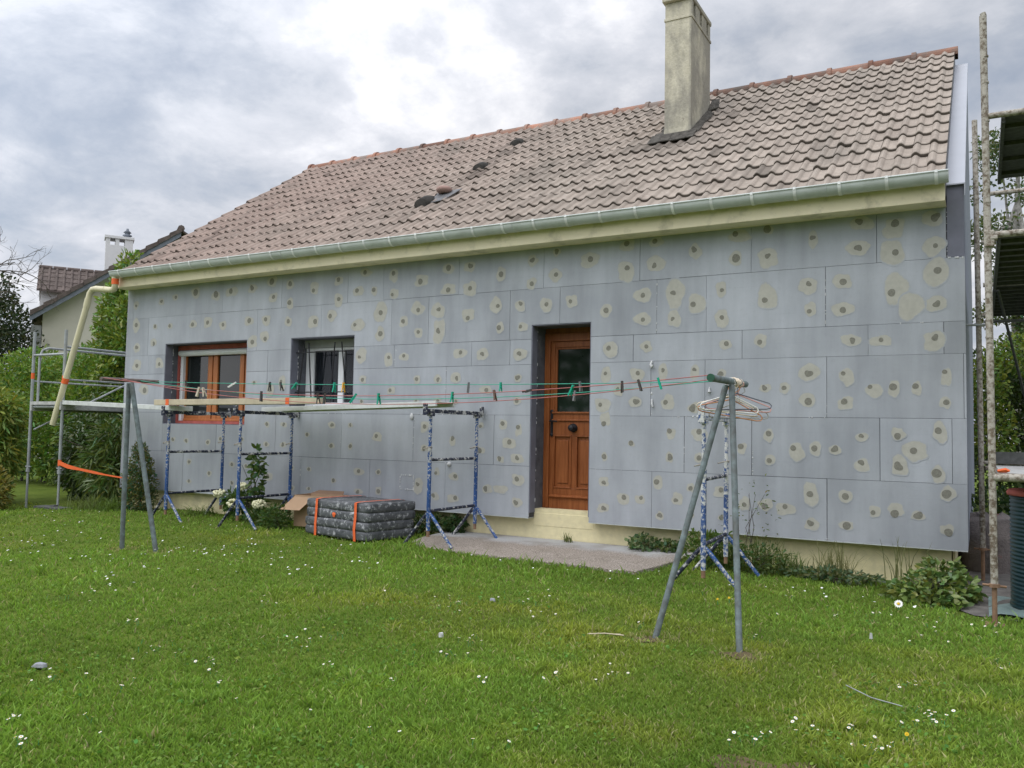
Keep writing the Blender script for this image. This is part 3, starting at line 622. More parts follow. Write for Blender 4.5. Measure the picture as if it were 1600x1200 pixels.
# front door
dr = MB(); Y0 = .33
dr.box(6.592, Y0, .357, 6.665, Y0+.10, 2.50).box(7.30, Y0+.0, .357, 7.338, Y0+.10, 2.50).box(6.665, Y0, 2.40, 7.30, Y0+.10, 2.50)
fr = hb(dr, 'door', M['door'], bevel=.006)
hb(MB().box(6.592, Y0+.02, 2.501, 7.338, Y0+.1, 2.56), 'door_head_board', M['door'])
leaf = MB(); a, b = 6.667, 7.299
leaf.box(a, Y0+.022, .375, a+.055, Y0+.075, 2.398).box(b-.055, Y0+.022, .375, b, Y0+.075, 2.398)
leaf.box(a+.055, Y0+.022, 2.33, b-.055, Y0+.075, 2.398).box(a+.055, Y0+.022, 1.44, b-.055, Y0+.075, 1.55)
leaf.box(a+.055, Y0+.022, 1.27, b-.055, Y0+.075, 1.44).box(a+.055, Y0+.022, .375, b-.055, Y0+.075, .64)
leaf.box(6.96, Y0+.022, .64, 7.02, Y0+.075, 1.27).box(a+.055, Y0+.03, 1.55, a+.085, Y0+.07, 2.33).box(a+.085, Y0+.036, 2.305, b-.055, Y0+.07, 2.33)
for p0, p1 in ((a+.055, 6.96), (7.02, b-.055)):
    leaf.box(p0, Y0+.045, .64, p1, Y0+.07, 1.27)
    leaf.prism([(p0+.05, Y0+.032, .70), (p1-.05, Y0+.032, .70), (p1-.05, Y0+.032, 1.21), (p0+.05, Y0+.032, 1.21)], (0, .014, 0))
    for q0, q1, r0, r1 in ((p0, p1, .64, .655), (p0, p1, 1.255, 1.27), (p0, p0+.015, .655, 1.255), (p1-.015, p1, .655, 1.255)): leaf.box(q0, Y0+.012, r0, q1, Y0+.046, r1)
for z in (1.44, 1.53): leaf.box(a+.03, Y0+.004, z, b-.03, Y0+.021, z+.022)
leaf.prism([(a+.01, Y0+.02, .52), (a+.01, Y0-.012, .535), (a+.01, Y0-.012, .548), (a+.01, Y0+.02, .565)], (b-a-.02, 0, 0))
sub(leaf.build('door_leaf', M['door'], bevel=.004), fr)
sub(MB().box(a+.056, Y0+.05, 1.551, b-.056, Y0+.056, 2.329).build('pane', M['dglass']), fr)
sub(MB().box(6.665, Y0-.02, .357, 7.30, Y0+.05, .374).build('threshold', M['galv']), fr)
hd = MB().box(6.68, Y0+.008, 1.28, 6.71, Y0+.021, 1.55).ball((6.695, Y0+.012, 1.555), .022, 8, 0, (1, .4, 1)).ball((6.695, Y0+.012, 1.275), .022, 8, 0, (1, .4, 1))
hd.tube([(6.695, Y0+.01, 1.44), (6.695, Y0-.045, 1.44), (6.795, Y0-.05, 1.435)], .010, 8)
sub(hd.build('handle', M['black']), fr)
kb = MB().lathe([(.001, .02), (.05, .02), (.052, .008), (.02, -.004), (.016, -.03), (.036, -.045), (.04, -.06), (.025, -.075), (.001, -.078)], (6.985, Y0, 1.36), 'y', 16)
sub(kb.build('knob', M['black']), fr)
# ------------------------------------------------------------------ ground, lawn, patio
CAM = V(11.2169, -8.6895, 1.3046)
def gz(x, y):                                                  # height of the ground
    x = np.asarray(x, float); y = np.asarray(y, float)
    l = np.clip((.3 - x)/3.2, 0, 1); l = l*l*(3-2*l)
    r = np.clip((x - 8.6)/1.6, 0, 1)*np.clip((y + 2.2)/1.6, 0, 1)
    return -.12*l - .05*r + .012*np.sin(x*1.7 + .6)*np.sin(y*1.3) + .008*np.sin(x*3.1 - y*2.3)
xs = np.concatenate([[-400, -150, -60, -30], np.arange(-16, 20.01, .3), [24, 32, 60, 150, 400]])
ys = np.concatenate([[-400, -150, -60, -30, -18], np.arange(-12, 12.01, .3), [16, 24, 40, 80, 150, 400]])
X, Y = np.meshgrid(xs, ys); vv = np.stack([X, Y, gz(X, Y)], -1).reshape(-1, 3); nx = len(xs)
ii = np.arange((len(ys)-1)*nx).reshape(-1, nx)[:, :-1].ravel()
tag(raw_mesh('ground', vv, np.stack([ii, ii+1, ii+nx+1, ii+nx], 1), M['soil'], None, None, True), kind='structure')
sl = [(5.40,.139),(5.43,-.5),(5.52,-.82),(5.70,-1.02),(6.0,-1.12),(6.3,-1.16),(6.7,-1.19),(7.0,-1.17),(7.4,-1.22),(7.8,-1.21),(8.1,-1.25),(8.38,-1.22),(8.46,-.9),(8.52,-.5),(8.56,.139)]
st = lambda b: .022 + .036*(b + 1.25)/1.4
n_ = len(sl); tag(MB().add([(a, b, -.1) for a, b in sl] + [(a, b, st(b)) for a, b in sl], [tuple(range(n_, 2*n_))] + [(i, (i+1) % n_, n_+(i+1) % n_, n_+i) for i in range(n_)]).build('patio', M['gravel'], bevel=.008), kind='structure')
dp = [(10.55 + .27*cos(t)*(1 + .25*sin(3*t)), -5.36 + .2*sin(t)*(1 + .3*cos(5*t))) for t in np.linspace(0, 2*pi, 25)[:-1]]
tag(MB().poly([(a, b, float(gz(a, b)) + .004) for a, b in dp]).build('bare_soil', M['dirt'], fix=False), kind='structure')
for fx, fy in ((9.34, -3.50), (9.95, -3.60)):
    tag(MB().poly([(fx + .10*cos(t)*(1 + .3*sin(3*t + fx)), fy + .08*sin(t)*(1 + .3*cos(4*t)), float(gz(fx, fy)) + .006) for t in np.linspace(0, 2*pi, 17)[:-1]]).build('bare_soil', M['dirt'], fix=False), kind='structure')
def inpoly(x, y, pl):
    r = np.zeros(len(x), bool); j = len(pl)-1
    for i in range(len(pl)):
        (a, b), (c, d) = pl[i], pl[j]; r ^= ((b > y) != (d > y)) & (x < (c-a)*(y-b)/(d-b+1e-12) + a); j = i
    return r
def vnoise(x, y, f, seed):                                     # smooth value noise
    g = np.random.default_rng(seed).random((256, 256)); X = x*f + 100; Y = y*f + 100
    i = np.floor(X).astype(int); j = np.floor(Y).astype(int); a = X-i; b = Y-j; a = a*a*(3-2*a); b = b*b*(3-2*b)
    G_ = lambda p, q: g[p % 256, q % 256]
    return (G_(i,j)*(1-a)+G_(i+1,j)*a)*(1-b) + (G_(i,j+1)*(1-a)+G_(i+1,j+1)*a)*b
def lawn(N):
    r = 1/rg.uniform(1/17., 1/2.9, N); th = rg.uniform(radians(-42), radians(80), N)   # finer towards the viewer
    x = CAM[0] - r*np.sin(th); y = CAM[1] + r*np.cos(th)
    extra = N//10; r = np.concatenate([r, np.full(extra, 9.)]); x = np.concatenate([x, rg.uniform(-3, 16, extra)]); y = np.concatenate([y, rg.uniform(-11, -.2, extra)])
    bare = (np.hypot(x - 10.55, (y + 5.36)*1.3) < .22 + .14*rg.random(len(x))) & (rg.random(len(x)) < .72)
    ok = (y < .02) & ~inpoly(x, y, [(a, b - .01) for a, b in sl]) & ~bare & (x > -7) & ~((x > 11.05) & (y > -1.35))
    for fx, fy in ((9.34, -3.48), (9.94, -3.57)): ok &= (np.hypot(x-fx, y-fy) > .09) | (rg.random(len(x)) < .3)
    x, y, r = x[ok], y[ok], r[ok]; n = len(x)
    c1 = vnoise(x, y, .9, 1); c2 = vnoise(x, y, 3.3, 2); c3 = vnoise(x, y, 9, 3); dry = np.clip((vnoise(x, y, .55, 4)*.6 + c2*.4 - .56)*3, 0, 1)
    h = (.011 + .018*c1*c2 + .020*rg.random(n))*(1 + .9*(c3 > .82)*(c2 > .5))*(.8 + .03*r)*np.where(rg.random(n) < .08, 1.5, 1)
    near = (x > 5.2) & (x < 8.8) & (y > -1.85); h[near] *= 1.6
    w = np.maximum(.0028 + .0022*rg.random(n), r*.00078)
    an = rg.uniform(0, 2*pi, n); lean = rg.uniform(.1, 1.15, n)*h; la = rg.uniform(0, 2*pi, n)
    z = gz(x, y) - .004
    b0 = np.stack([x - w*np.cos(an), y - w*np.sin(an), z], 1); b1 = np.stack([x + w*np.cos(an), y + w*np.sin(an), z], 1)
    mid = np.stack([x + .35*lean*np.cos(la), y + .35*lean*np.sin(la), z + .62*h], 1)
    tip = np.stack([x + lean*np.cos(la), y + lean*np.sin(la), z + h], 1); dw = np.stack([w*np.cos(an), w*np.sin(an), 0*w], 1)*.75
    vs = np.stack([b0, b1, mid + dw, tip, mid - dw], 1).reshape(-1, 3)
    f = np.arange(n)[:, None]*5 + np.array([[0, 1, 2, 3, 4]])
    v = (.72 + .55*rg.random(n))*(.84 + .32*c1)*(.86 + .28*c2); red = np.clip(.30 + .42*dry + .15*rg.random(n), 0, 1.1)
    fd = np.minimum.reduce([np.hypot(x-a, y-b) for a, b in ((9.34,-3.48),(9.94,-3.6),(3.37,-2.99),(3.89,-2.95))])
    straw = (rg.random(n) < (.04 + .10*dry)) | ((fd < .17) & (rg.random(n) < .55))
    col = np.stack([(.165 + .16*(red - .3))*v*1.14, .322*v, .057*v], 1)
    col[straw] = np.stack([.40*v, .38*v, .19*v], 1)[straw]
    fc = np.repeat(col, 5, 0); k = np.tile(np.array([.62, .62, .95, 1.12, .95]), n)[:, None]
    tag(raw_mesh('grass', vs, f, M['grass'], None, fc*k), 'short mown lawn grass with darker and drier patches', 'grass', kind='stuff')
lawn(330000)
# daisies: individual flowers
def daisy_mesh():
    mb = MB(); n = 11
    for j in range(n):
        t = 2*pi*j/n; a = V(cos(t), sin(t), 0); b = V(-sin(t), cos(t), 0)
        mb.add([a*.003 + V(0,0,.004), a*.008 + b*.0028 + V(0,0,.005), a*.0125 + V(0,0,.0035), a*.008 - b*.0028 + V(0,0,.005)], [(0,1,2,3)], 0)
    mb.ball((0, 0, .004), .0042, 8, 1, (1, 1, .6)); mb.tube([(0, 0, -.045), (.001, 0, .003)], .0008, 5, 2)
    return mb.build('daisy', [M['petal'], M['yolk'], M['peg_green']], fix=False)
def pix(px, py):                                               # a point of the lawn plane, used only to copy the photo's drifts of daisies
    R_ = V(.87188425, .48934375, .01898813); U_ = V(.01121698, -.0587196, .99821149); F_ = V(-.48958353, .87011189, .05668565)
    d = (px-800)/1304.94*R_ - (py-600)/1304.94*U_ + F_; t = -CAM[2]/d[2]; return CAM[0] + d[0]*t, CAM[1] + d[1]*t
drift = [(55,850,40,10,14),(25,858,20,8,5),(150,880,40,8,6),(300,868,45,7,16),(360,870,30,9,9),(440,880,25,8,8),(460,895,25,12,10),(170,905,20,8,5),(75,922,14,5,5),(110,935,40,10,8),(165,930,30,10,8),
         (420,945,20,7,6),(210,980,22,6,6),(470,1005,30,10,10),(520,1000,25,8,5),(245,1020,25,10,9),(325,1040,20,12,9),(515,1045,12,4,3),(200,1075,20,6,4),(335,1073,10,3,3),(70,1065,30,8,5),(20,1130,20,8,5),(40,1165,25,10,6),
         (140,1130,10,3,2),(700,955,30,10,7),(725,950,12,6,4),(830,945,45,14,18),(850,967,20,4,5),(735,1008,16,7,8),(690,1028,30,6,7),(615,1070,10,8,4),(755,1075,8,5,4),(960,1060,25,14,7),(860,1070,18,8,4),
         (1000,980,8,5,4),(1450,1125,25,12,12),(1410,1075,30,8,9),(1460,1140,30,6,7),(1320,1145,22,4,4),(1385,1180,30,10,9),(1170,1165,40,10,7),(1250,1140,40,15,6),(1185,1000,20,6,4),(1260,930,60,25,12),(1340,960,60,20,14),(1440,965,60,20,14),
         (1535,985,50,20,10),(1480,1000,60,25,8),(1560,1040,40,20,5),(130,800,80,15,12),(420,850,60,12,8),(560,870,50,20,10),(620,930,60,20,6),(950,905,50,20,6),(1130,930,40,15,7),(300,1110,200,60,6),(760,1130,200,50,6)]
pts = []
for cx, cy, sx, sy, n in drift:
    for _ in range(n):
        px, py = rnd.gauss(cx, sx*.6), rnd.gauss(cy, sy*.6)
        if 0 < px < 1598 and 800 < py < 1198: pts.append(pix(px, py))
pts = [q for q in pts if -6 < q[0] < 12.5 and q[1] < -.35 and not inpoly(np.array([q[0]]), np.array([q[1]]), sl)[0]]
pts.sort(key=lambda q: math.hypot(q[0] - CAM[0], q[1] - CAM[1])); far = pts[285:] + [pix(rnd.uniform(10, 1590), rnd.uniform(815, 900)) for _ in range(150)]; pts = pts[:285]
far = [q for q in far if -5 < q[0] < 11 and -4.5 < q[1] < -.7 and not inpoly(np.array([q[0]]), np.array([q[1]]), sl)[0]]
d0 = daisy_mesh(); DL = 'tiny white daisy with a yellow centre growing in the lawn'
for i, (x, y) in enumerate(pts):
    o = d0 if i == 0 else d0.copy()
    if i: COL.objects.link(o)
    o.location = (x, y, float(gz(x, y)) + rnd.uniform(.026, .040)); s = rnd.uniform(.5, .8); o.scale = (s, s, s)
    o.rotation_euler = (rnd.uniform(-.5, .6), rnd.uniform(-.4, .4), rnd.uniform(0, 6.3)); tag(o, DL, 'daisy', 'daisies scattered over the lawn')
mb = MB()
for x, y in far:
    z = float(gz(x, y)) + rnd.uniform(.03, .045); s = rnd.uniform(.006, .012); tl = rnd.uniform(-.5, .2)
    mb.add([(x + s*cos(t), y + s*sin(t)*cos(tl), z + s*sin(t)*sin(-tl)) for t in np.linspace(0, 2*pi, 8)[:-1]], [tuple(range(7))])
tag(mb.build('daisies', M['petal'], fix=False), 'faint white specks of distant daisies near the house', 'daisies', kind='stuff')
def flower(name, x, y, z, s, label, petal, h=.1):
    mb = MB(); n = 14
    for j in range(n):
        t = 2*pi*j/n; a = V(cos(t), sin(t)*.55, sin(t)*.83); b = V(-sin(t), cos(t)*.55, cos(t)*.83)
        mb.add([a*s*.25, a*s*.7 + b*s*.18, a*s, a*s*.7 - b*s*.18], [(0,1,2,3)], 0)
    mb.ball((0, -.003, 0), s*.3, 8, 1); mb.tube([(0, .01, -h), (0, .005, -.01)], .0015, 5, 2)
    o = mb.build(name, [petal, M['yolk'], M['peg_green']], fix=False); o.location = (x, y, float(gz(x, y)) + z); return tag(o, label, 'flower')
flower('oxeye_daisy', *pix(1404, 950), .06, .034, 'big white daisy in front of the leafy plant at the right corner of the wall', M['petal'])
for i, (px, py, l) in enumerate(((1121, 946, 'yellow dandelion in the lawn left of its pair, near the right washing line post'), (1139, 944, 'yellow dandelion right of its pair, beside the upright leg of the right washing line post'),
        (200, 820, 'yellow dandelion between the legs of the far left washing line post'), (1417, 1166, 'yellow flower low in the lawn near the right foreground'))):
    x, y = pix(px, py); flower('dandelion', x, y, .05, .018 if py > 900 else .03, l, M['yolk'], .06) if False else flower('dandelion', x, y, .045, .0095, l, M['yolk'], .06)
# bits lying on the lawn
def lump(name, px, py, sx, sy, sz, label, cat, mat, rz=0):
    x, y = pix(px, py); mb = MB(); vs = []
    for z in (0, 1):
        for j in range(7):
            t = 2*pi*j/7; k = rnd.uniform(.75, 1.1)*(1 if z == 0 else .72); vs.append((sx*k*cos(t), sy*k*sin(t), sz*z*rnd.uniform(.8, 1.1)))
    mb.add(vs, [(j, (j+1) % 7, 7+(j+1) % 7, 7+j) for j in range(7)] + [tuple(range(7, 14)), tuple(range(7))[::-1]])
    o = mb.build(name, mat, bevel=.004); o.location = (x, y, float(gz(x, y)) + .012); o.rotation_euler = (0, 0, rz); tag(o, label, cat)
lump('slate_fragment', 62, 1046, .055, .03, .022, 'flat dark grey fragment lying in the grass at the left foreground', 'fragment', M['stone'], .4)
lump('foam_scrap', 689, 999, .022, .018, .03, 'small pale grey scrap standing in the middle of the lawn', 'scrap', M['foam'])
lump('yellow_fruit', 1053, 908, .02, .02, .04, 'small yellow round fruit at the outer foot of the white caked trestle', 'fruit', M['yolk'])
lump('pebble', 770, 945, .03, .02, .022, 'small round grey pebble in the lawn below the concrete slab', 'pebble', M['stone'])
lump('foam_scrap', 1361, 1003, .012, .012, .04, 'thin white scrap standing in the lawn right of the washing line post', 'scrap', M['foam'])
x, y = pix(945, 997); o = MB().tube([(-.11, 0, .035), (0, .005, .04), (.12, -.005, .032)], .004, 6).tube([(-.1, .012, .035), (.1, .006, .036)], .003, 6).build('stick', M['timber']); o.location = (x, y, float(gz(x, y))); o.rotation_euler = (0, 0, .5)
tag(o, 'split pale stick lying in the grass left of the washing line post foot', 'stick')
a = pix(1322, 1083); b = pix(1362, 1105); c = pix(1410, 1117); o = MB().tube([(a[0], a[1], .04), (b[0], b[1], .045), (c[0], c[1], .04)], .0028, 6).build('wire_offcut', M['galv'])
tag(o, 'thin curved grey wire lying in the grass at the right foreground', 'wire')

# ------------------------------------------------------------------ trestles and planks
def ring(mb, c, rx, ry, tilt, m=0):
    mb.tube([(c[0] + rx*cos(t), c[1] + ry*sin(t), c[2] + tilt*cos(t)) for t in np.linspace(.4, 2*pi+.1, 16)], .005, 6, m)
tr0 = empty('trestle', (0, 0, 0))
for y in (-.47, .47):
    MB().tube([(0, y, .10), (0, y, .17)], .019, 10).build('rusty_stub', M['rust'], tr0)
    MB().tube([(0, y, .165), (0, y, 1.0)], .0225, 12).tube([(0, y, .97), (0, y, 1.03)], .026, 12).tube([(0, y, 1.0), (0, y, 1.455)], .019, 12).tube([(0, y, .30), (0, y, .36)], .028, 12).build('post', M['blue'], tr0)
    mb = MB(); ring(mb, (-.02, y - .02, 1.07), .055, .03, .015); mb.tube([(-.03, y, 1.07), (.03, y, 1.07)], .007, 6); mb.build('locking_pin', M['scafwhite'], tr0)
    for s in (-1, 1):
        MB().tube([(s*.015, y, .36), (s*.06, y + .004, .31), (s*.31, y + s*.01, .004)], [.017, .019, .017], 10).build('leg', M['bluedark'] if s < 0 else M['blue'], tr0)
for z in (.38, .94): MB().tube([(0, -.447, z), (0, .447, z)], .017, 10).build('rung', M['bluedark'], tr0)
MB().box(-.022, -.56, 1.455, .022, .56, 1.498).box(-.026, -.585, 1.43, .026, -.56, 1.56).box(-.026, .56, 1.43, .026, .585, 1.56).box(-.03, -.50, 1.42, .03, -.43, 1.454).box(-.03, .43, 1.42, .03, .50, 1.454).build('top_beam', M['bluedark'], tr0, bevel=.004)
for i, (x, y, z, r, l) in enumerate(((1.6, -.60, .0, .0, 'leftmost blue paint splattered trestle standing before the large wooden window'),
        (2.95, -.60, .01, .03, 'blue splattered trestle with cream flowers between its posts, second from the left'),
        (5.93, -.62, .036, -.02, 'blue splattered trestle standing on the gravel slab beside the strapped stack'),
        (9.09, -1.08, -.02, .06, 'blue white caked trestle carrying no plank, seen through the right washing line post'))):
    o = tr0 if i == 0 else copy_tree(tr0)
    o.location = (x, y, z); o.rotation_euler = (0, 0, r)
    tag(o, l, 'trestle', 'builders trestles along the wall')
T4 = o
for ch_ in kids(T4):
    if ch_.name.startswith('post') or ch_.name.startswith('top_beam'): ch_.material_slots[0].link = 'OBJECT'; ch_.material_slots[0].material = M['caked']
def plank(name, p0, p1, w, h, mat, label, cat='plank'):
    d = nrm(V(*p1) - V(*p0)); s = V(-d[1], d[0], 0); a = V(*p0) + s*w/2; b = V(*p1) + s*w/2
    return a, b
a, b = plank('', (2.9, -.66, 1.545), (5.97, -1.02, 1.61), .32, .08, None, '')
mb = MB().bar((2.9, -.65, 1.530), (5.93, -1.0, 1.598), .03, .058).bar((2.95, -.33, 1.530), (5.96, -.68, 1.598), .03, .058)
mb.bar((2.92, -.49, 1.550), (5.94, -.84, 1.618), .30, .010)
tag(mb.build('metal_plank', M['alu'], bevel=.003), 'long pale aluminium platform spanning from the second trestle to the one on the slab', 'plank')
mb = MB().bar((1.36, -1.09, 1.608), (4.27, -1.0, 1.632), .10, .075).bar((1.40, -.97, 1.608), (3.7, -.90, 1.627), .10, .07)
pk = mb.build('timber_plank', M['timber'], bevel=.004); tag(pk, 'pale timber plank with orange tape marks, lying on the two left trestles', 'plank')
def wrapband(x, t0=.05): 
    k = (x - 1.36)/2.91; c = (x, -1.09 + .09*k, 1.608 + .024*k)
    MB().box(c[0]-.03, c[1]-.053, c[2]-.0405, c[0]+.03, c[1]+.053, c[2]+.0415).build('tape_mark', M['orange'], pk)
wrapband(1.62); wrapband(3.75)
tag(MB().bar((-1.95, -.26, 1.64), (1.66, -.86, 1.532), .22, .065).build('scaffold_plank', M['alu'], bevel=.004), 'dusty metal plank reaching from the left scaffold to the first trestle', 'plank')

# ------------------------------------------------------------------ left scaffold with the taped drainpipe
ls = empty('scaffold_tower', (-2.35, -.35, -.1), 0, 'grey galvanised scaffold tower beside the left corner of the house', 'scaffolding')
def lp(name, mb, mat, **k):
    o = mb.build(name, mat, **k); o.parent = ls; o.matrix_parent_inverse = Matrix.Translation((2.35, .35, .1)); return o
AX, BX, FY, BYY = -2.80, -1.93, -.35, 2.2
for x, y in ((AX, FY), (BX, FY), (AX, BYY), (BX, BYY)):
    zz = float(gz(x, y)); mb = MB().tube([(x, y, zz), (x, y, .5)], .019, 10).tube([(x, y, .5), (x, y, 2.84)], .0245, 12).tube([(x, y, .47), (x, y, .53)], .034, 10)
    if y == FY: mb.tube([(x-.07, y, .56), (x+.07, y, .56)], .012, 8)
    lp('post', mb, M['galv'])
for z, r in ((1.57, .03), (2.44, .02)): [lp('ledger', MB().tube([(AX, q, z), (BX, q, z)], r, 10), M['galv']) for q in (FY, BYY)]
lp('tape_band', MB().tube([(AX, FY, 2.04), (AX, FY, 2.14)], .027, 10, cap=False), M['orange'])
lp('deck', MB().box(AX + .05, FY - .05, 1.60, BX + .03, BYY, 1.655).box(AX+.05, FY-.05, 1.50, AX+.09, BYY, 1.60).box(BX-.01, FY-.05, 1.52, BX+.03, BYY, 1.60), M['deckgrey'])
lp('deck_underside', MB().box(AX+.1, FY, 1.55, BX-.02, BYY, 1.598), M['deckdark'])
for x, s in ((AX + .12, 1), (BX + .02, 1)):
    pass
lp('guard_rail', MB().tube([(AX+.14, FY+.02, 1.6), (AX+.14, FY+.02, 2.42), (AX+.15, FY+.06, 2.53), (AX+.17, FY+.15, 2.57), (AX+.2, BYY, 2.57)], .02, 10).tube([(AX, FY, 2.0), (AX, BYY, 2.0)], .014, 8).tube([(BX, FY+.0, 2.02), (BX, BYY, 2.02)], .014, 8).tube([(BX, FY, 2.56), (BX, BYY, 2.55)], .02, 10), M['galv'])
lp('brace', MB().tube([(AX+.05, FY+.03, 1.18), (BX+.0, BYY-.4, 2.5)], .014, 8), M['galv'])
tag(MB().box(-2.15, -.62, -.085, -1.45, -.40, -.04).box(-1.9, -.5, -.04, -1.8, -.42, -.02).build('foot_board', M['deckdark'], bevel=.006), 'dark board lying under the inner foot of the left scaffold', 'board')
pp = empty('drainpipe', (-.735, -.26, 3.6), 0, 'cream plastic drainpipe slanting from the gutter end and taped to the left scaffold', 'drainpipe')
def ppart(name, mb, mat): o = mb.build(name, mat); o.parent = pp; o.matrix_parent_inverse = Matrix.Translation((.735, .26, -3.6)); return o
ppart('pipe', MB().tube([(-.735,-.34,3.63),(-.735,-.34,3.50),(-.76,-.335,3.44),(-.83,-.33,3.43),(-1.30,-.285,3.49),(-1.40,-.275,3.485),(-1.46,-.28,3.42),(-1.485,-.285,3.30),(-2.08,-.41,1.27)], .048, 16, cap=False)
      .tube([(-.735,-.34,3.63),(-.735,-.34,3.51)], .053, 16).tube([(-1.48,-.284,3.34),(-1.515,-.29,3.2)], .054, 16).tube([(-1.0,-.312,3.453),(-1.03,-.309,3.457)], .053, 16), M['pipe'])
ppart('tape_band', MB().tube([(-.735,-.34,3.60),(-.735,-.34,3.51)], .0545, 16, cap=False), M['orange'])
ppart('tape_band', MB().tube([(-1.855,-.362,2.035),(-1.88,-.368,1.95)], .053, 16, cap=False).tube([(BX, FY, 1.99), (BX, FY, 2.08)], .029, 12, cap=False).box(BX, FY-.03, 1.99, BX+.06, FY-.025, 2.07), M['orange'])
mb = MB(); q = [(-1.93,-.38,.66,.035),(-1.7,-.36,.60,.034),(-1.4,-.34,.565,.02),(-1.05,-.33,.53,.022),(-.8,-.3,.50,.012),(-.4,-.28,.47,.012),(.1,-.2,.50,.010)]
for (x0,y0,z0,h0),(x1,y1,z1,h1) in zip(q[:-1], q[1:]): mb.add([(x0,y0,z0-h0),(x1,y1,z1-h1),(x1,y1,z1+h1),(x0,y0,z0+h0)], [(0,1,2,3)])
mb.tube([(BX, FY, .60), (BX, FY, .70)], .03, 10)
tag(mb.build('barrier_tape', M['orange'], fix=False), 'orange barrier tape stretched from the left scaffold foot towards the wall', 'tape')

# ------------------------------------------------------------------ strapped stack and the open box
d1 = nrm(V(.98, -.19, 0)); d2 = V(-d1[1], d1[0], 0); c0 = V(3.95, -.88, 0)
PL = ['bottom dark wrapped slab of the strapped stack, resting on the grass', 'second dark wrapped slab from the bottom of the strapped stack', 'dark wrapped slab with a round orange mark, below the top one', 'topmost dark wrapped slab of the strapped stack']
for i in range(4):
    mb = MB(); z0 = .015 + i*.106; z1 = z0 + .103; j1, j2 = rnd.uniform(-.012, .012), rnd.uniform(-.012, .012)
    L, W = 1.15, .74; nx, ny = 14, 10; ru = .022
    org = c0 + d1*j1 + d2*j2
    def P3(u, v, w):
        k = ru
        du = k*(max(0, 1 - min(w, 1-w)*5))**2*.55
        uu = min(max(u, 0), 1); q = org + d1*(du + uu*(L - 2*du)) + d2*(du + v*(W - 2*du)); return (q[0], q[1], z0 + w*(z1-z0) + .004*sin(9*u + i*3)*sin(7*v + i)*(w > .5))
    vs = []; fs = []; peri = [(u/nx, 0) for u in range(nx)] + [(1, v/ny) for v in range(ny)] + [(1-u/nx, 1) for u in range(nx)] + [(0, 1-v/ny) for v in range(ny)]
    ws = (0, .08, .25, .5, .75, .92, 1); n = len(peri)
    for w in ws: vs += [P3(u, v, w) for u, v in peri]
    fs = [(a*n+b, a*n+(b+1) % n, (a+1)*n+(b+1) % n, (a+1)*n+b) for a in range(len(ws)-1) for b in range(n)]
    mb.add(vs, fs, 0, True); mb.add([P3(u/nx, v/ny, 1) for v in range(ny+1) for u in range(nx+1)], [(v*(nx+1)+u, v*(nx+1)+u+1, (v+1)*(nx+1)+u+1, (v+1)*(nx+1)+u) for u in range(nx) for v in range(ny)], 0, True)
    o = mb.build('insulation_slab', M['wrap']); tag(o, PL[i], 'insulation slab', 'strapped stack of wrapped slabs')
    if i == 2:
        q = c0 + d1*.55 - d2*.008; m2 = MB(); n2 = 14; 
        m2.add([tuple(q + d1*(.032*cos(t)*(1+.25*sin(3*t))) + V(0, 0, z0 + .05 + .03*sin(t))) for t in np.linspace(0, 2*pi, n2+1)[:-1]] + [tuple(q - d2*.006 + V(0, 0, z0 + .05))], [(j, (j+1) % n2, n2) for j in range(n2)])
        m2.build('orange_mark', M['orange'], o, fix=False)
H = .015 + 4*.106
for k, (u, l) in enumerate(((.19, 'orange strap round the far left end of the slab stack'), (.86, 'orange strap round the near corner end of the slab stack'))):
    a = c0 + d1*(u*1.10); w = d1*.022
    path = [(-.012, -.0), (-.016, H*.3), (-.012, H*.66), (-.004, H + .004), (.06, H + .012), (.37, H + .014), (.69, H + .012), (.752, H), (.755, 0)]
    mb = MB(); vs = []
    for s, z in path:
        q = a + d2*s + V(rnd.uniform(-.006, .006), 0, 0); vs += [tuple(q - w + V(0,0,z)), tuple(q + w + V(0,0,z))]
    mb.add(vs, [(2*i, 2*i+1, 2*i+3, 2*i+2) for i in range(len(path)-1)]); tag(mb.build('strap', M['orange'], fix=False), l, 'strap', 'orange straps round the stack')
bx = empty('cardboard_box', (3.6, -.35, .03), .12, 'open brown cardboard box behind the strapped stack', 'box')
bxm = [M['card'], M['cardin']]
MB().box(-.20, -.17, 0, .40, -.165, .40).box(-.20, .165, 0, .40, .17, .40).box(-.2, -.165, 0, -.195, .165, .40).box(.395, -.165, 0, .40, .165, .40).box(-.195, -.165, 0, .395, .165, .006).build('box_body', M['card'], bx)
MB().add([(-.20,-.172,.38),(.1,-.172,.38),(.0,-.33,.22),(-.30,-.33,.22)], [(0,1,2,3)]).build('flap', M['card'], bx, fix=False)
MB().add([(-.20,.17,.40),(.32,.17,.40),(.28,.25,.44),(-.12,.25,.44)], [(0,1,2,3)]).add([(-.201,-.17,.40),(-.201,.17,.40),(-.30,.16,.32),(-.32,-.14,.26)], [(0,1,2,3)]).build('flap', M['cardin'], bx, fix=False)
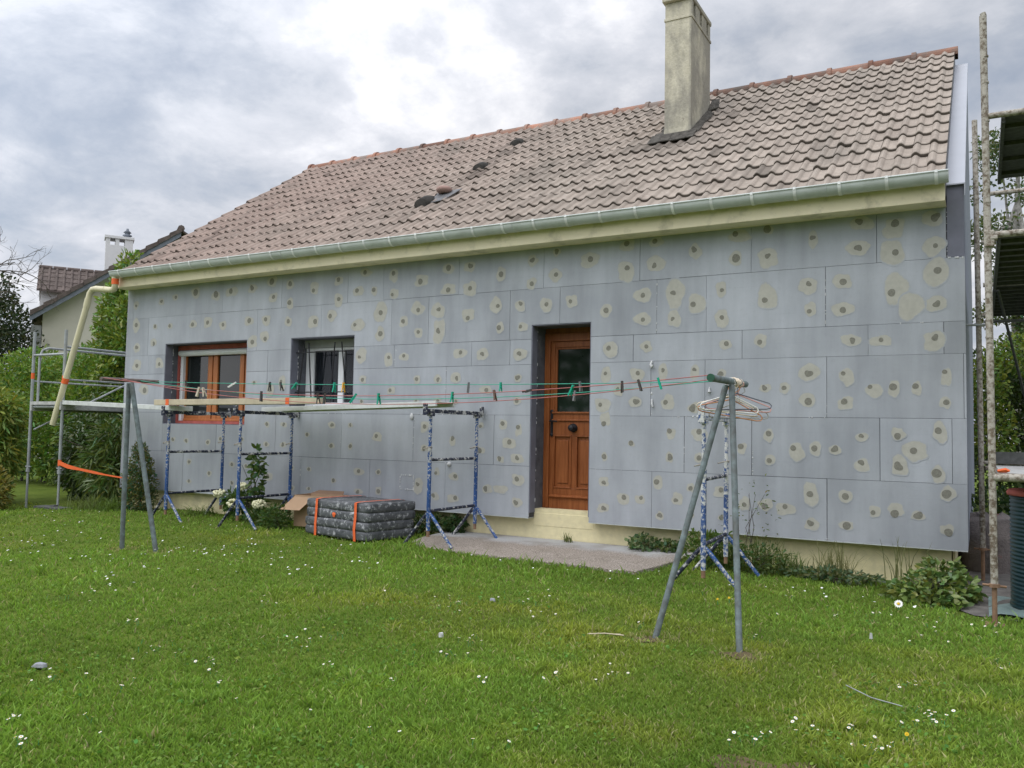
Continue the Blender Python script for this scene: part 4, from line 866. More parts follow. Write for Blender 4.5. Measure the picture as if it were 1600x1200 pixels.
# ------------------------------------------------------------------ washing line
def post(loc, feet, top, y0, y1, label, caps):
    t = empty('washing_line_post', loc, 0, label, 'washing line post', 'the two washing line posts')
    f = lambda p: (p[0]-loc[0], p[1]-loc[1], p[2]-loc[2])
    for fx, fy in feet:
        s = -1 if fx < top[0] else 1
        MB().tube([f((fx, fy, float(gz(fx, fy)) - .12)), f((top[0] + s*.02, top[1], top[2] - .02))], .0205 if caps else .0245, 14).build('leg', M['galvdark'], t)
    MB().tube([f((top[0], y0, top[2] + .005)), f((top[0], y1, top[2] + .015))], .024 if caps else .021, 14).build('crossbar', M['galvdark'] if caps else M['rustbar'], t)
    if caps: MB().tube([f((top[0], y0 - .012, top[2]+.005)), f((top[0], y0 + .004, top[2]+.005))], .0255, 14).build('end_cap', M['cap'], t)
    return t
TR, TL = (9.72, -3.02, 1.665), (3.40, -3.0, 1.755)
post((9.64, -3.5, 0), ((9.34, -3.48), (9.94, -3.57)), TR, -3.45, -2.56, 'near right grey steel washing line post with two splayed legs', True)
post((3.63, -2.97, 0), ((3.37, -2.99), (3.89, -2.95)), TL, -3.34, -2.66, 'far left grey steel washing line post with two splayed legs', False)
LA = [(9.72, -3.42, 1.69), (9.72, -3.15, 1.69), (9.72, -2.89, 1.70), (9.72, -2.62, 1.70)]
LB = [(3.4, -3.32, 1.775), (3.4, -3.11, 1.775), (3.4, -2.89, 1.77), (3.4, -2.68, 1.77)]
SG = [.16, .22, .17, .03]; LC = ['lred', 'lred', 'lgreen', 'lgreen']
LL = ['lower red washing line cord, nearest the viewer', 'deepest sagging red washing line cord', 'lower thin green washing line cord', 'taut upper green washing line cord']
def lpnt(k, t): return V(*LA[k])*(1-t) + V(*LB[k])*t - V(0, 0, 4*SG[k]*t*(1-t))
for k in range(4):
    tag(MB().tube([lpnt(k, t) for t in np.linspace(0, 1, 41)], .0030, 6).build('clothes_line', M[LC[k]]), LL[k], 'washing line', 'cords of the washing line')
def peg(c):
    mb = MB()
    for s in (-1, 1): mb.add([(-.006, s*.002, .018), (.006, s*.002, .018), (.006, s*.005, -.03), (.0055, s*.011, -.062), (-.0055, s*.011, -.062), (-.006, s*.005, -.03),
                              (-.006, s*.0065, .018), (.006, s*.0065, .018), (.006, s*.0095, -.03), (.0055, s*.0145, -.062), (-.0055, s*.0145, -.062), (-.006, s*.0095, -.03)],
                             [(0,1,2,5),(5,2,3,4),(6,11,8,7),(11,10,9,8),(0,6,7,1),(4,3,9,10),(1,7,8,2),(2,8,9,3),(0,5,11,6),(5,4,10,11)])
    mb.tube([(-.008, 0, -.022), (.008, 0, -.022)], .006, 8)
    return mb.build('peg', M['peg_'+c], fix=True)
PG = [(3,.681,'green',.9,'green peg in front of the left bar of the small window'), (3,.604,'green',.05,'green peg in front of the right pane of the small window'), (3,.587,'yellow',0,'yellow peg on the washing line before the small window'),
 (3,.369,'grey',.05,'grey peg hanging high above the slab trestle'), (3,.319,'green',-.1,'green peg high on the line left of the door'), (0,.469,'green',.6,'slanting green peg right below the small window corner'),
 (0,.43,'green',0,'upright green peg right of the small window, above the aluminium platform'), (0,.533,'dark',0,'dark peg in front of the aluminium platform below the small window'), (0,.521,'dark',.1,'dark peg in front of the small window sill'),
 (0,.639,'dark',0,'dark peg just right of the large wooden window'), (3,.735,'dark',.1,'short dark peg between the two windows'), (3,.712,'dark',-.4,'tilted dark peg left of the small window edge'),
 (0,.317,'green',0,'green peg hanging over the top bar of the slab trestle'), (0,.258,'brown',-.25,'brown peg right above the end of the slab trestle top bar'), (0,.211,'dark',1.4,'dark peg turned flat against the line at the left edge of the door opening'),
 (0,.157,'green',.45,'green peg before the glass of the wooden door'), (2,.192,'grey',.1,'lower grey peg before the glass of the wooden door'), (3,.204,'grey',-.1,'upper grey peg before the glass of the wooden door'),
 (0,.098,'dark',0,'dark grey peg hanging straight, right of the door'), (0,.079,'dark',-.3,'dark grey peg hanging aslant, right of the door'), (0,.057,'green',-.3,'green peg nearest the right washing line post'),
 (0,.769,'beige',.2,'left beige peg of the pair before the large wooden window'), (0,.759,'beige',-.4,'right beige peg of the pair before the large wooden window'), (3,.813,'white',1.0,'white slanting peg before the right sash of the large wooden window'), (3,.926,'dark',-.3,'dark peg at the left edge of the large wooden window')]
protos = {}
for k, t, c, tilt, l in PG:
    if c not in protos: o = protos[c] = peg(c)
    else: o = protos[c].copy(); COL.objects.link(o)
    p = lpnt(k, t); o.location = tuple(p); s = 1.0 if t < .35 else 1.15; o.scale = (s*1.15, s*1.15, s)
    o.rotation_euler = (rnd.uniform(-.1, .1), tilt, rnd.uniform(-.5, .9)); tag(o, l, 'peg', 'pegs on the washing line')
tag(MB().tube([(TR[0]+.01, TR[1] + .10 + .16*t, TR[2] + .012 + .034*sin(t*50)) if False else (TR[0] + .028*cos(t*38), TR[1] + .10 + .2*t, TR[2] + .012 + .028*sin(t*38)) for t in np.linspace(0, 1, 60)], .005, 6).build('cord_winding', M['h_cream']), 'pale cord wound round the crossbar of the right washing line post', 'cord')
HG = [('white', -.16, .30, -.02, 'white plastic hanger, front of the bunch on the right washing line post'), ('cream', -.10, .12, -.045, 'cream plastic hanger, low in the bunch on the right post'), ('orange', -.06, .0, -.085, 'orange brown hanger lowest at the left of the bunch'),
      ('dark', .02, -.22, .0, 'dark blue hanger sticking out to the right of the bunch'), ('pink', .06, -.12, -.012, 'dull pink hanger at the back right of the bunch'), ('grey', .10, .18, -.10, 'grey beige hanger hanging lowest at the back of the bunch')]
for c, dy, rz_, dz, l in HG:
    mb = MB(); r = .0042
    w = .225
    mb.tube([(0, 0, -.06), (.0, 0, -.075), (w*.5, 0, -.115), (w*.94, 0, -.150), (w, 0, -.168), (w*.97, 0, -.186), (w*.85, 0, -.192), (-w*.85, 0, -.192), (-w*.97, 0, -.186), (-w, 0, -.168), (-w*.94, 0, -.150), (-w*.5, 0, -.115), (0, 0, -.073)], r, 7)
    mb.tube([(0, 0, -.073), (0, 0, -.04), (.02, 0, -.015)] + [(.038*cos(t), 0, .0 + .038*sin(t)) for t in np.linspace(-.1, pi + .3, 10)], r*.7, 6)
    o = mb.build('coat_hanger', M['h_'+c]); o.location = (TR[0], TR[1] + .20 + dy, TR[2] + .006 + dz*.5); o.rotation_euler = (rnd.uniform(-.3, .3), rnd.uniform(-.2, .2), rz_ + .5)
    tag(o, l, 'coat hanger', 'coat hangers on the washing line post')

# ------------------------------------------------------------------ right scaffold and what stands under it
rs = empty('scaffold_tower', (11.3, -1.7, -.05), 0, 'tall mortar caked scaffold standing along the right gable', 'scaffolding')
def rpz(name, mb, mat, **k):
    o = mb.build(name, mat, **k); o.parent = rs; o.matrix_parent_inverse = Matrix.Translation((-11.3, 1.7, .05)); return o
SX, SX2 = 11.285, 12.1
for x, y, zt in ((SX, -1.7, 4.47), (11.215, .55, 4.45), (SX2, -1.7, 4.47), (SX2, .55, 4.45), (SX2, 2.8, 4.4)):
    zb = float(gz(x, y)) if y < 0 else -.05
    mb = MB().tube([(x, y, .27), (x - .01, y, 2.2), (x-.025, y, zt)], .0245, 14)
    for z in (.62, 1.05, 1.6, 2.05, 2.78, 3.05, 3.66, 3.95, 4.15): mb.tube([(x-.005-.003*z, y, z), (x-.005-.003*z, y, z+.012)], .0262, 14)
    if y == -1.7: mb.tube([(x - .02, y, zt-.0), (x - .026, y, zt + .02)], .02, 12)
    rpz('post', mb, M['scafwhite'])
    jk = MB().tube([(x, y, zb), (x, y, .28)], .017, 12).box(x-.06, y-.06, zb, x+.06, y+.06, zb+.012).tube([(x, y, .255), (x, y, .28)], .035, 12).tube([(x-.075, y-.01, .27), (x+.075, y+.01, .262)], .009, 8)
    rpz('base_jack', jk, M['rust'] if y > 0 else M['rust'])
for z, zz in ((1.04, .06), (2.81, .05), (3.70, .045)):
    for q, dx in ((-1.7, 0), (.55, -.04), (2.8, -.05)): rpz('ledger', MB().tube([(SX + dx, q, z), (SX2, q, z + .005)], zz/2 if q < 0 else .022, 12), M['scafwhite'])
rpz('coupler', MB().box(SX - .035, -1.74, 2.72, SX + .03, -1.665, 2.84).box(SX + .0, -1.745, 2.77, SX + .05, -1.66, 2.80), M['scafwhite'], bevel=.006)
def deckp(x0, x1, y0, y1, z, n=9):
    mb = MB().box(x0, y0, z, x1, y1, z + .012)
    for x in (x0, (x0+x1)/2 - .012, x1 - .025): mb.box(x, y0, z - .05, x + .025, y1, z - .001)
    for i in range(n): y = y0 + (y1-y0)*(i+.5)/n; mb.box(x0 + .026, y - .018, z - .03, x1 - .026, y + .018, z - .0015)
    return mb
rpz('deck', deckp(11.37, 12.06, -1.66, .05, 3.70, 4), M['deckdark'])
rpz('deck', deckp(11.33, 12.06, -1.66, .5, 2.80), M['deckdark'])
rpz('deck', deckp(11.33, 12.06, .6, 2.75, 2.80), M['deckdark'])
rpz('deck', deckp(11.33, 12.06, -1.66, .5, 1.06), M['deckgrey'])
rpz('toe_board', MB().box(11.33, .40, 1.09, 12.06, .43, 1.20), M['deckdark'])
rpz('brace', MB().tube([(11.37, .55, 2.75), (11.75, 2.78, 1.4)], .014, 8).tube([(11.25, .55, 2.45), (12.0, .55, 2.45)], .014, 8), M['deckdark'])
rpz('tie_tube', MB().tube([(11.06, -.12 + .6, 2.42), (11.26, .55, 2.42)], .012, 8), M['galv'])
tag(MB().prism([(11.31, -1.715, 1.085), (11.365, -1.715, 1.10), (11.395, -1.70, 1.085), (11.37, -1.69, 1.073), (11.315, -1.69, 1.073)], (0, .03, .012)).build('glove', M['orange'], bevel=.006), 'small orange scrap lying on the lowest scaffold deck at the right', 'scrap')
db = empty('drum', (11.75, -.75, -.04), 0, 'dark teal ribbed drum with a red rim under the right scaffold', 'drum')
pr = []
for i in range(27): z = .05 + i*.032; pr += [(.335, z), (.345, z + .008), (.345, z + .018), (.335, z + .026)]
MB().lathe([(.001, .02), (.33, .02), (.35, .03), (.352, .045)] + pr + [(.33, .93)], (0, 0, 0), 'z', 40).build('drum_body', M['teal'], db)
MB().lathe([(.30, .905), (.36, .91), (.365, .935), (.35, .955), (.001, .96)], (0, 0, 0), 'z', 40).build('lid', M['red'], db)
mb = MB(); nx_, ny_ = 10, 8; vs = []
for j in range(ny_+1):
    for i in range(nx_+1):
        x = 11.25 + .75*i/nx_; y = -1.38 + 1.0*j/ny_ + .05*sin(i*1.3); vs.append((x, y, float(gz(x, y)) + .02 + .02*abs(sin(i*1.9 + j*.8)) + .012*rnd.random()))
mb.add(vs, [(j*(nx_+1)+i, j*(nx_+1)+i+1, (j+1)*(nx_+1)+i+1, (j+1)*(nx_+1)+i) for j in range(ny_) for i in range(nx_)], 0, True)
tag(mb.build('tarpaulin', M['tarp'], fix=False), 'grey green tarpaulin spread on the ground under the right scaffold', 'tarpaulin')
mb = MB(); vs = []; n = 14
for k, (r, z) in enumerate(((.95, 0), (1.0, .25), (.96, .42), (.8, .52), (.4, .56))):
    for j in range(n): t = 2*pi*j/n; q = r*rnd.uniform(.9, 1.06); vs.append((11.28 + .42*q*cos(t)*.75, 1.55 + .55*q*sin(t), -.06 + z*rnd.uniform(.95, 1.1)))
mb.add(vs, [(a*n+b, a*n+(b+1) % n, (a+1)*n+(b+1) % n, (a+1)*n+b) for a in range(4) for b in range(n)] + [tuple(range(4*n, 5*n))], 0, True)
tag(mb.build('rubble_sack', M['sack']), 'grey rubble sack with red marks behind the right corner of the house', 'sack')
sd = [(11.0,.25),(11.0,-1.0),(11.15,-1.32),(11.5,-1.42),(13.5,-1.4),(13.5,9),(11.0,9)]
tag(MB().poly([(a, b, float(gz(a, b)) + .008) for a, b in sd]).build('side_path', M['path'], fix=False), kind='structure')

# ------------------------------------------------------------------ vegetation
def leaves(name, P, D, L, W, mat, parent, base, var=.3, hue=.12, fold=.25):
    """one kite-shaped leaf per point P along direction D"""
    n = len(P); D = D/np.linalg.norm(D, axis=1)[:, None]
    r = rg.normal(size=(n, 3)); B = np.cross(D, r); B /= np.linalg.norm(B, axis=1)[:, None] + 1e-9; N = np.cross(B, D)
    L = (np.ones(n)*L*rg.uniform(.6, 1.3, n))[:, None]; W = (np.ones(n)*W*rg.uniform(.7, 1.25, n))[:, None]
    v = np.stack([P, P + D*L*.3 + B*W*.42 + N*W*fold, P + D*L*.68 + B*W*.42 + N*W*fold*.7 - np.array([0, 0, 1])*L*.04, P + D*L - np.array([0, 0, 1])*L*.12, P + D*L*.68 - B*W*.42 + N*W*fold*.7 - np.array([0, 0, 1])*L*.04, P + D*L*.3 - B*W*.42 + N*W*fold], 1).reshape(-1, 3)
    f = np.arange(n)[:, None]*6 + np.array([[0, 1, 2, 3, 4, 5]])
    k = rg.uniform(1-var, 1+var, n); h = rg.normal(0, hue, n)
    c = np.stack([base[0]*k*(1+h*1.6), base[1]*k, base[2]*k*(1-h)], 1)
    return raw_mesh(name, v, f, mat, parent, np.repeat(np.clip(c, .002, 1), 6, 0))
def blob(n, bl, shell=.55, jit=.16):
    w = np.array([b[3]*b[4]*b[5] for b in bl])**.75; k = rg.choice(len(bl), n, p=w/w.sum()); b = np.array(bl, float)[k]
    d = rg.normal(size=(n, 3)); d /= np.linalg.norm(d, axis=1)[:, None]
    r = (shell**3 + (1-shell**3)*rg.random(n))**(1/3)*(1 + jit*np.sin(d[:, 0]*5 + b[:, 0]*3)*np.sin(d[:, 2]*6 + b[:, 1]))
    P = b[:, :3] + d*b[:, 3:6]*r[:, None]
    return P, d
def shrub(name, label, cat, bl, n, L, W, base, mat='leaf', up=.35, group=None, stems=(), bark='bark', droop=0, leafname='foliage', shell=.55, var=.3, hue=.12, floor=-.1):
    c = np.array(bl, float)[:, :3].mean(0); g = (float(c[0]), float(c[1]), 0.)
    t = empty(name, g, 0, label, cat, group)
    P, d = blob(n, bl, shell); ok = P[:, 2] > floor; P, d = P[ok], d[ok]
    D = d*.8 + rg.normal(size=P.shape)*.65 + np.array([0, 0, up - droop])
    leaves(leafname, P - np.array(g), D, L, W, M[mat], t, base, var, hue)
    if stems:
        mb = MB()
        for s in stems: mb.tube([tuple(V(*q[:3]) - V(*g)) for q in s], [q[3] for q in s], 7)
        mb.build('trunk' if cat == 'tree' else 'stem', M[bark], t)
    return t
def stemfan(x, y, z, n, h, sp, r=.012):
    return [[(x + rnd.uniform(-.1, .1), y + rnd.uniform(-.1, .1), z, r), (x + rnd.uniform(-sp, sp)*.5, y + rnd.uniform(-sp, sp)*.5, z + h*.55, r*.8), (x + rnd.uniform(-sp, sp), y + rnd.uniform(-sp, sp), z + h, r*.4)] for _ in range(n)]
cx_ = rg.uniform(0, 1, (26000, 2)); rr_ = 1/(1/3.0 - cx_[:, 0]*(1/3.0 - 1/12.)); th_ = np.radians(-40 + 112*cx_[:, 1])
P = np.stack([CAM[0] - rr_*np.sin(th_), CAM[1] + rr_*np.cos(th_)], 1); k_ = (vnoise(P[:, 0], P[:, 1], 1.9, 9)*.6 + vnoise(P[:, 0], P[:, 1], 6, 10)*.4 > .56) & (P[:, 1] < -.4) & (P[:, 0] > -4.5) & (P[:, 0] < 12.6) & ~((P[:, 0] > 11) & (P[:, 1] > -1.4)) & ~inpoly(P[:, 0], P[:, 1], sl)
P = P[k_]; P = np.concatenate([P, (gz(P[:, 0], P[:, 1]) + rg.uniform(.008, .030, len(P)))[:, None]], 1)
tag(leaves('clover', P, np.concatenate([rg.normal(size=(len(P), 2)), np.full((len(P), 1), .25)], 1), .022, .016, M['grass'], None, (.16, .265, .045), .3, .1, .1), 'low broad leaved clover patches between the lawn grass', 'clover', kind='stuff')
# left side, from the back: tall laurel, hedge, bamboo-like bush, near bush
shrub('laurel', 'tall bright laurel rising beside the left corner of the roof', 'tree', [(-4.9,2.9,3.2,.75,.6,1.1),(-4.75,2.9,4.0,.62,.5,.7),(-5.0,2.9,2.2,.8,.6,1.0),(-4.85,2.9,4.55,.35,.3,.5),(-4.3,2.7,3.3,.5,.5,.9),(-5.35,2.9,3.5,.4,.4,.7)], 9500, .14, .052, (.17,.25,.045), 'glossleaf', .5, None,
      [[(-4.9,2.9,-.1,.06),(-4.85,2.9,2.5,.045),(-4.85,2.9,4.6,.015)]] + stemfan(-4.9,2.9,1.0,5,2.6,.5,.02), shell=.4)
hb_ = [(-9.6+.75*i, 3.1+.15*sin(i*2.1), 1.35+.12*sin(i*1.7), .75, .85, 1.35+.18*sin(i*2.9)) for i in range(11)] + [(-9.3+.8*i, 3.1, 2.62+.14*sin(i*1.9), .5, .6, .32) for i in range(10)]
shrub('hedge', 'broad green hedge behind the left scaffold', 'hedge', hb_, 42000, .13, .042, (.15,.235,.042), 'leaf', .45, None, sum((stemfan(-9+i*.9, 3.2, -.1, 2, 1.8, .4, .03) for i in range(9)), []), shell=.6)
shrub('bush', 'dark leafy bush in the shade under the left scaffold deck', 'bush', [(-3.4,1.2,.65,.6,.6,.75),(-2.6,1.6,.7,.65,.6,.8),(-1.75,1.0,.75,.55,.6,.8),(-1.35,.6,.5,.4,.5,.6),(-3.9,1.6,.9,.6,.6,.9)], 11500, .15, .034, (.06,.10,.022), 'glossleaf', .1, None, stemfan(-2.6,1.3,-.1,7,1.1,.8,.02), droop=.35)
shrub('bush', 'drooping long leaved bush between the left scaffold and the house corner', 'bush', [(-1.35,.35,1.05,.38,.45,.38),(-1.6,.3,.62,.5,.45,.42),(-1.15,.1,.36,.32,.3,.33)], 3600, .19, .03, (.12,.175,.045), 'glossleaf', .0, None, stemfan(-1.4,.35,-.1,6,1.0,.4,.014), droop=.55, shell=.3)
shrub('bush', 'tall green bush at the left edge of the picture', 'bush', [(-4.4,-.55,1.2,.75,.6,1.15),(-4.7,-.6,1.9,.7,.5,.5),(-3.75,-.45,.9,.5,.45,.85),(-3.6,-.45,1.45,.4,.4,.4)], 13000, .15, .036, (.21,.27,.055), 'leaf', .0, None, stemfan(-4.2,-.5,-.1,7,1.7,.5,.02), droop=.35)
shrub('bush', 'low yellowish bush at the left edge, in front of the taller one', 'bush', [(-2.75,-1.05,.15,.42,.35,.36),(-3.0,-1.0,.4,.35,.3,.3)], 2600, .10, .03, (.20,.19,.045), 'leaf', .3, None, stemfan(-2.8,-1.05,-.12,6,.4,.25,.01), shell=.2)
shrub('conifer', 'small cone shaped conifer against the left end of the insulated wall', 'shrub', [(.02,-.30,.18,.30,.22,.25),(.02,-.29,.42,.27,.2,.25),(.0,-.28,.66,.2,.16,.22),(-.04,-.27,.88,.12,.1,.16)], 5200, .055, .016, (.105,.135,.05), 'leaf', .3, None, [[(.02,-.28,-.05,.03),(0,-.28,.95,.008)]], shell=.5, hue=.25)
# weeds and grasses at the wall foot
def tuft(label, x, y, n, h, sp, base, group=None, z=None, w=.006, seeds=False):
    mb = empty('grass_tuft', (x, y, float(gz(x, y)) if z is None else z), 0, label, 'grass tuft', group); vs = []; cs = []
    for i in range(n):
        a = rg.uniform(0, 2*pi); l = rg.uniform(.15, 1)*sp; hh = h*rg.uniform(.45, 1.1); bx_, by_ = rg.normal(0, sp*.35, 2); q = a + pi/2; prev = None; by_ = min(by_, .1)
        for k in range(4):
            t = k/3; c = V(bx_ + l*cos(a)*t**1.7, by_ + l*sin(a)*t**1.7*.6, hh*(t - .22*t**3)); ww = w*(1 - t*.85)
            vs += [c + V(cos(q), sin(q), 0)*ww, c - V(cos(q), sin(q), 0)*ww]; kk = rg.uniform(.8, 1.2) if k == 0 else kk; cs += [np.array(base)*kk]*2
    f = []
    for i in range(n):
        for k in range(3): b = i*8 + k*2; f.append((b, b+1, b+3, b+2))
    raw_mesh('blades', np.array(vs), np.array(f), M['grass'], mb, np.array(cs)); return mb
WG = 'weeds along the foot of the wall'
for l, x, y, n, h, sp, b in (('wispy tall grass at the wall foot just right of the right washing line post', 9.35, -.22, 110, .42, .22, (.13,.165,.05)), ('tall thin grass behind the white caked trestle', 9.0, -.35, 120, .36, .22, (.11,.16,.04)),
        ('straw coloured grass stems before the cream plinth, left of the leafy plant', 10.0, -.22, 100, .44, .25, (.21,.21,.10)), ('dense long grass clump against the plinth between the trestle and the leafy plant', 9.6, -.25, 120, .28, .22, (.12,.165,.05)),
        ('few long grass stems leaning out right above the leafy plant', 10.55, -.18, 26, .55, .22, (.15,.16,.07)), ('short grass clump under the left end of the wall', -.35, -.5, 160, .26, .4, (.11,.17,.04)), ('spiky grass clump at the foot of the bush by the left scaffold', -.95, -.45, 150, .32, .35, (.14,.18,.06)),
        ('short grass along the plinth between the two left trestles', 1.2, -.1, 120, .18, .5, (.10,.15,.04)), ('small grass clump growing from the slab edge under the door', 7.1, -.02, 26, .14, .08, (.10,.12,.04))):
    tuft(l, x, y, n, h, sp, b, WG, z=.062 if 'slab' in l else None)
def weed(label, x, y, n, rx, rz_, L, W, base, z=0, mat='leaf', cat='weed', up=.3):
    shrub('weed', label, cat, [(x, y, z + rz_*.6, rx, min(rx, .2), rz_*.7)], n, L, W, base, mat, up, WG, stemfan(x, y, z - .02, 4, rz_, rx*.5, .004), shell=.1, floor=z - .02)
weed('round leaved weed on the back edge of the slab, left of the washing line post', 8.02, -.02, 260, .17, .11, .05, .04, (.10,.15,.06), .06)
weed('second small weed on the back edge of the slab, nearer its right end', 8.3, .0, 150, .12, .08, .05, .035, (.095,.145,.05), .06)
weed('green weeds at the slab corner behind the splayed trestle legs', 8.85, -.35, 800, .33, .26, .07, .022, (.09,.15,.03))
weed('feathery weed right of the right trestle before the plinth', 9.3, -.4, 700, .34, .2, .05, .016, (.085,.13,.035))
weed('grey green weed bed below the straw coloured grass', 10.0, -.4, 500, .45, .06, .06, .025, (.10,.14,.065))
weed('tall sparse weed rising in front of the wall behind the right trestle', 9.2, -.2, 130, .30, .75, .035, .014, (.12,.15,.05))
weed('low weeds at the slab end between the slab trestle and the plinth', 5.2, -.05, 420, .30, .16, .06, .035, (.06,.10,.03), .04)
weed('dark weed behind the slab trestle at the plinth', 5.55, .02, 260, .14, .14, .06, .04, (.045,.085,.025), .06)
weed('green bush at the foot of the wall right of the second trestle', 3.26, -.7, 700, .2, .22, .06, .018, (.075,.125,.028), 0, 'leaf', 'shrub')
weed('low green plants under the flowering shrub by the second trestle', 2.85, -.5, 420, .3, .16, .07, .03, (.07,.12,.03), 0, 'leaf', 'shrub')
hy = shrub('hydrangea', 'leafy shrub with cream flower heads at the second trestle', 'shrub', [(2.4,-.42,.24,.36,.18,.18),(2.6,-.4,.55,.10,.08,.30),(2.57,-.38,.85,.09,.07,.16),(2.15,-.4,.25,.14,.12,.14)], 460, .10, .058, (.075,.13,.035), 'leaf', .1, None, stemfan(2.5,-.4,-.02,6,.8,.18,.007), shell=.05)
g = hy.location
for x, y, z, r in ((1.98,-.5,.37,.085),(2.43,-.52,.49,.075),(2.40,-.62,.26,.09),(2.80,-.55,.27,.09)):
    mb = MB()
    for _ in range(42):
        d = nrm(rg.normal(size=3)); mb.ball((x - g.x + d[0]*r, y - g.y + d[1]*r*.8, z - g.z + d[2]*r*.55), .02, 6)
    mb.build('flower_head', M['hydr'], hy)
# broad leaved plant at the right corner
P, d = blob(1000, [(10.86,-.80,.06,.25,.2,.13),(10.9,-.62,.17,.17,.15,.11),(10.64,-.9,.02,.15,.14,.09),(11.06,-.75,.06,.13,.16,.12),(10.86,-1.02,.0,.22,.12,.08)], .35)
P[:, 2] = np.maximum(P[:, 2], -.03); bp = empty('leafy_plant', (10.85, -.85, -.04), 0, 'broad leaved plant spreading at the right corner of the wall', 'plant')
leaves('foliage', P - np.array([10.85, -.85, -.04]), d*np.array([1, 1, .25]) + rg.normal(size=P.shape)*.3 + [0, 0, .25], .075, .045, M['glossleaf'], bp, (.15,.215,.06), .35, .1)
mb = MB()
for s in stemfan(0, 0, 0, 9, .2, .2, .005): mb.tube([q[:3] for q in s], [q[3] for q in s], 6)
mb.build('stem', M['bark'], bp)
# trees
def tree(name, label, x, y, z0, h, blobs, n, L, W, base, bark='bark', tr=.12, limbs=8, shell=.4, var=.35):
    st = [[(x, y, z0, tr), (x + rnd.uniform(-.15, .15), y, z0 + h*.5, tr*.7), (x + rnd.uniform(-.2, .2), y, z0 + h*.95, tr*.15)]]
    for _ in range(limbs):
        b = rnd.choice(blobs); f = rnd.uniform(.3, .75); st.append([(x, y, z0 + h*f, tr*.4), ((x+b[0])/2, (y+b[1])/2, (z0+h*f+b[2])/2 + .15, tr*.25), (b[0] + rnd.uniform(-.3,.3)*b[3], b[1], b[2] + .3*b[5], tr*.06)])
    return shrub(name, label, 'tree', blobs, n, L, W, base, 'leaf', .2, None, st, bark, leafname='crown', shell=shell, var=var)
def clump(cx, cy, z0, z1, R, n, r): return [(cx + rnd.uniform(-R, R), cy + rnd.uniform(-R, R)*.7, rnd.uniform(z0, z1), r*rnd.uniform(.6, 1.2), r*rnd.uniform(.6, 1.1), r*rnd.uniform(.5, 1.)) for _ in range(n)]
tree('broadleaf_tree', 'dark tree beyond the hedge at the left edge', -17.6, 6.6, -.2, 6.0, [(-17.8,6.5,4.6,1.6,1.4,1.3),(-16.8,6.8,4.2,1.2,1.2,1.2),(-18.4,6.2,5.6,1.0,1,1.0),(-16.2,7,3.3,1.0,1,1.1),(-17.3,6.8,5.7,.8,.8,.6),(-18.6,6.0,3.6,1.4,1.2,1.4)], 9000, .16, .07, (.045,.062,.028), tr=.2, shell=.3)
tree('birch', 'thin leaved birch seen between the gable and the right scaffold', 12.0, 13.5, -.1, 9.5, clump(11.75, 13.6, 3.6, 8.6, .75, 22, .42) + clump(12.3, 13.2, 2.6, 5.8, .5, 12, .5), 7000, .10, .055, (.085,.115,.04), 'birchbark', .13, 14, .15)
tree('hedge_tree', 'dense dark tree behind the right scaffold', 12.5, 10.6, -.1, 3.6, clump(12.2, 10.6, .4, 3.1, 1.1, 26, .75) + [(11.5,10.4,1.2,.6,.6,1.1),(12.4,10.2,1.6,1,.6,1.4)], 17000, .11, .05, (.04,.066,.016), 'bark', .12, 8, .4, .4)
shrub('bush', 'bright yellow green bush behind the gable at the right', 'bush', [(11.25,8.9,2.3,.4,.35,.6),(11.4,9.0,1.5,.4,.35,.6),(11.9,9.2,2.9,.6,.4,.4)], 2200, .10, .05, (.13,.18,.03), 'leaf', .2, None, stemfan(11.4,9,-.1,4,2,.3,.02), shell=.3)
shrub('bush', 'low dark bush behind the rubble sack', 'bush', [(11.35,3.2,.35,.4,.5,.4),(11.9,3.0,.4,.5,.5,.45)], 1800, .09, .045, (.05,.085,.025), 'leaf', .2, None, stemfan(11.5,3.1,-.1,4,.5,.3,.01), shell=.3)
# bare branch hanging in from the left
bt = empty('bare_tree', (-15.9, 5.2, -.2), 0, 'bare tangled branches reaching in at the upper left edge', 'tree')
o_ = V(-18.5, 4.0, -.2); mb = MB(); bark = MB().tube([(0,0,0),(.05,0,3.5),(.0,.05,7.2)], [.16,.11,.04], 8).build('trunk', M['bark'], bt)
def twig(p, d, l, r, dep):
    q = [p]
    for i in range(4): d = nrm(d + rg.normal(size=3)*.22); p = p + d*l/4; q.append(p)
    mb.tube(q, [r*(1-.15*i) for i in range(5)], 5, cap=False)
    if dep:
        for _ in range(3): k = rnd.randint(1, 4); twig(q[k], nrm(d + rg.normal(size=3)*.7), l*.62, r*.55, dep-1)
for z, dz in ((5.5, .12), (6.0, .0), (6.2, .15), (5.8, .3)): twig(V(.05, 0, z), nrm(V(.55, .84, dz)), 1.6, .03, 3)
mb.build('branch', M['bark'], bt)
# wood reflected in the panes, behind the viewer
tag(leaves('tree_line', *(lambda q: (q[0], q[1] + rg.normal(size=q[0].shape)*.6))(blob(14000, [(x, -24 + 2*sin(x), 3.6, 2.6, 1.5, 4.2 + .8*sin(x*1.3)) for x in np.arange(-14, 34, 3.)], .6)), .5, .3, M['leaf'], None, (.05,.085,.022)), 'row of trees behind the viewer, mirrored in the panes', 'trees', kind='stuff')

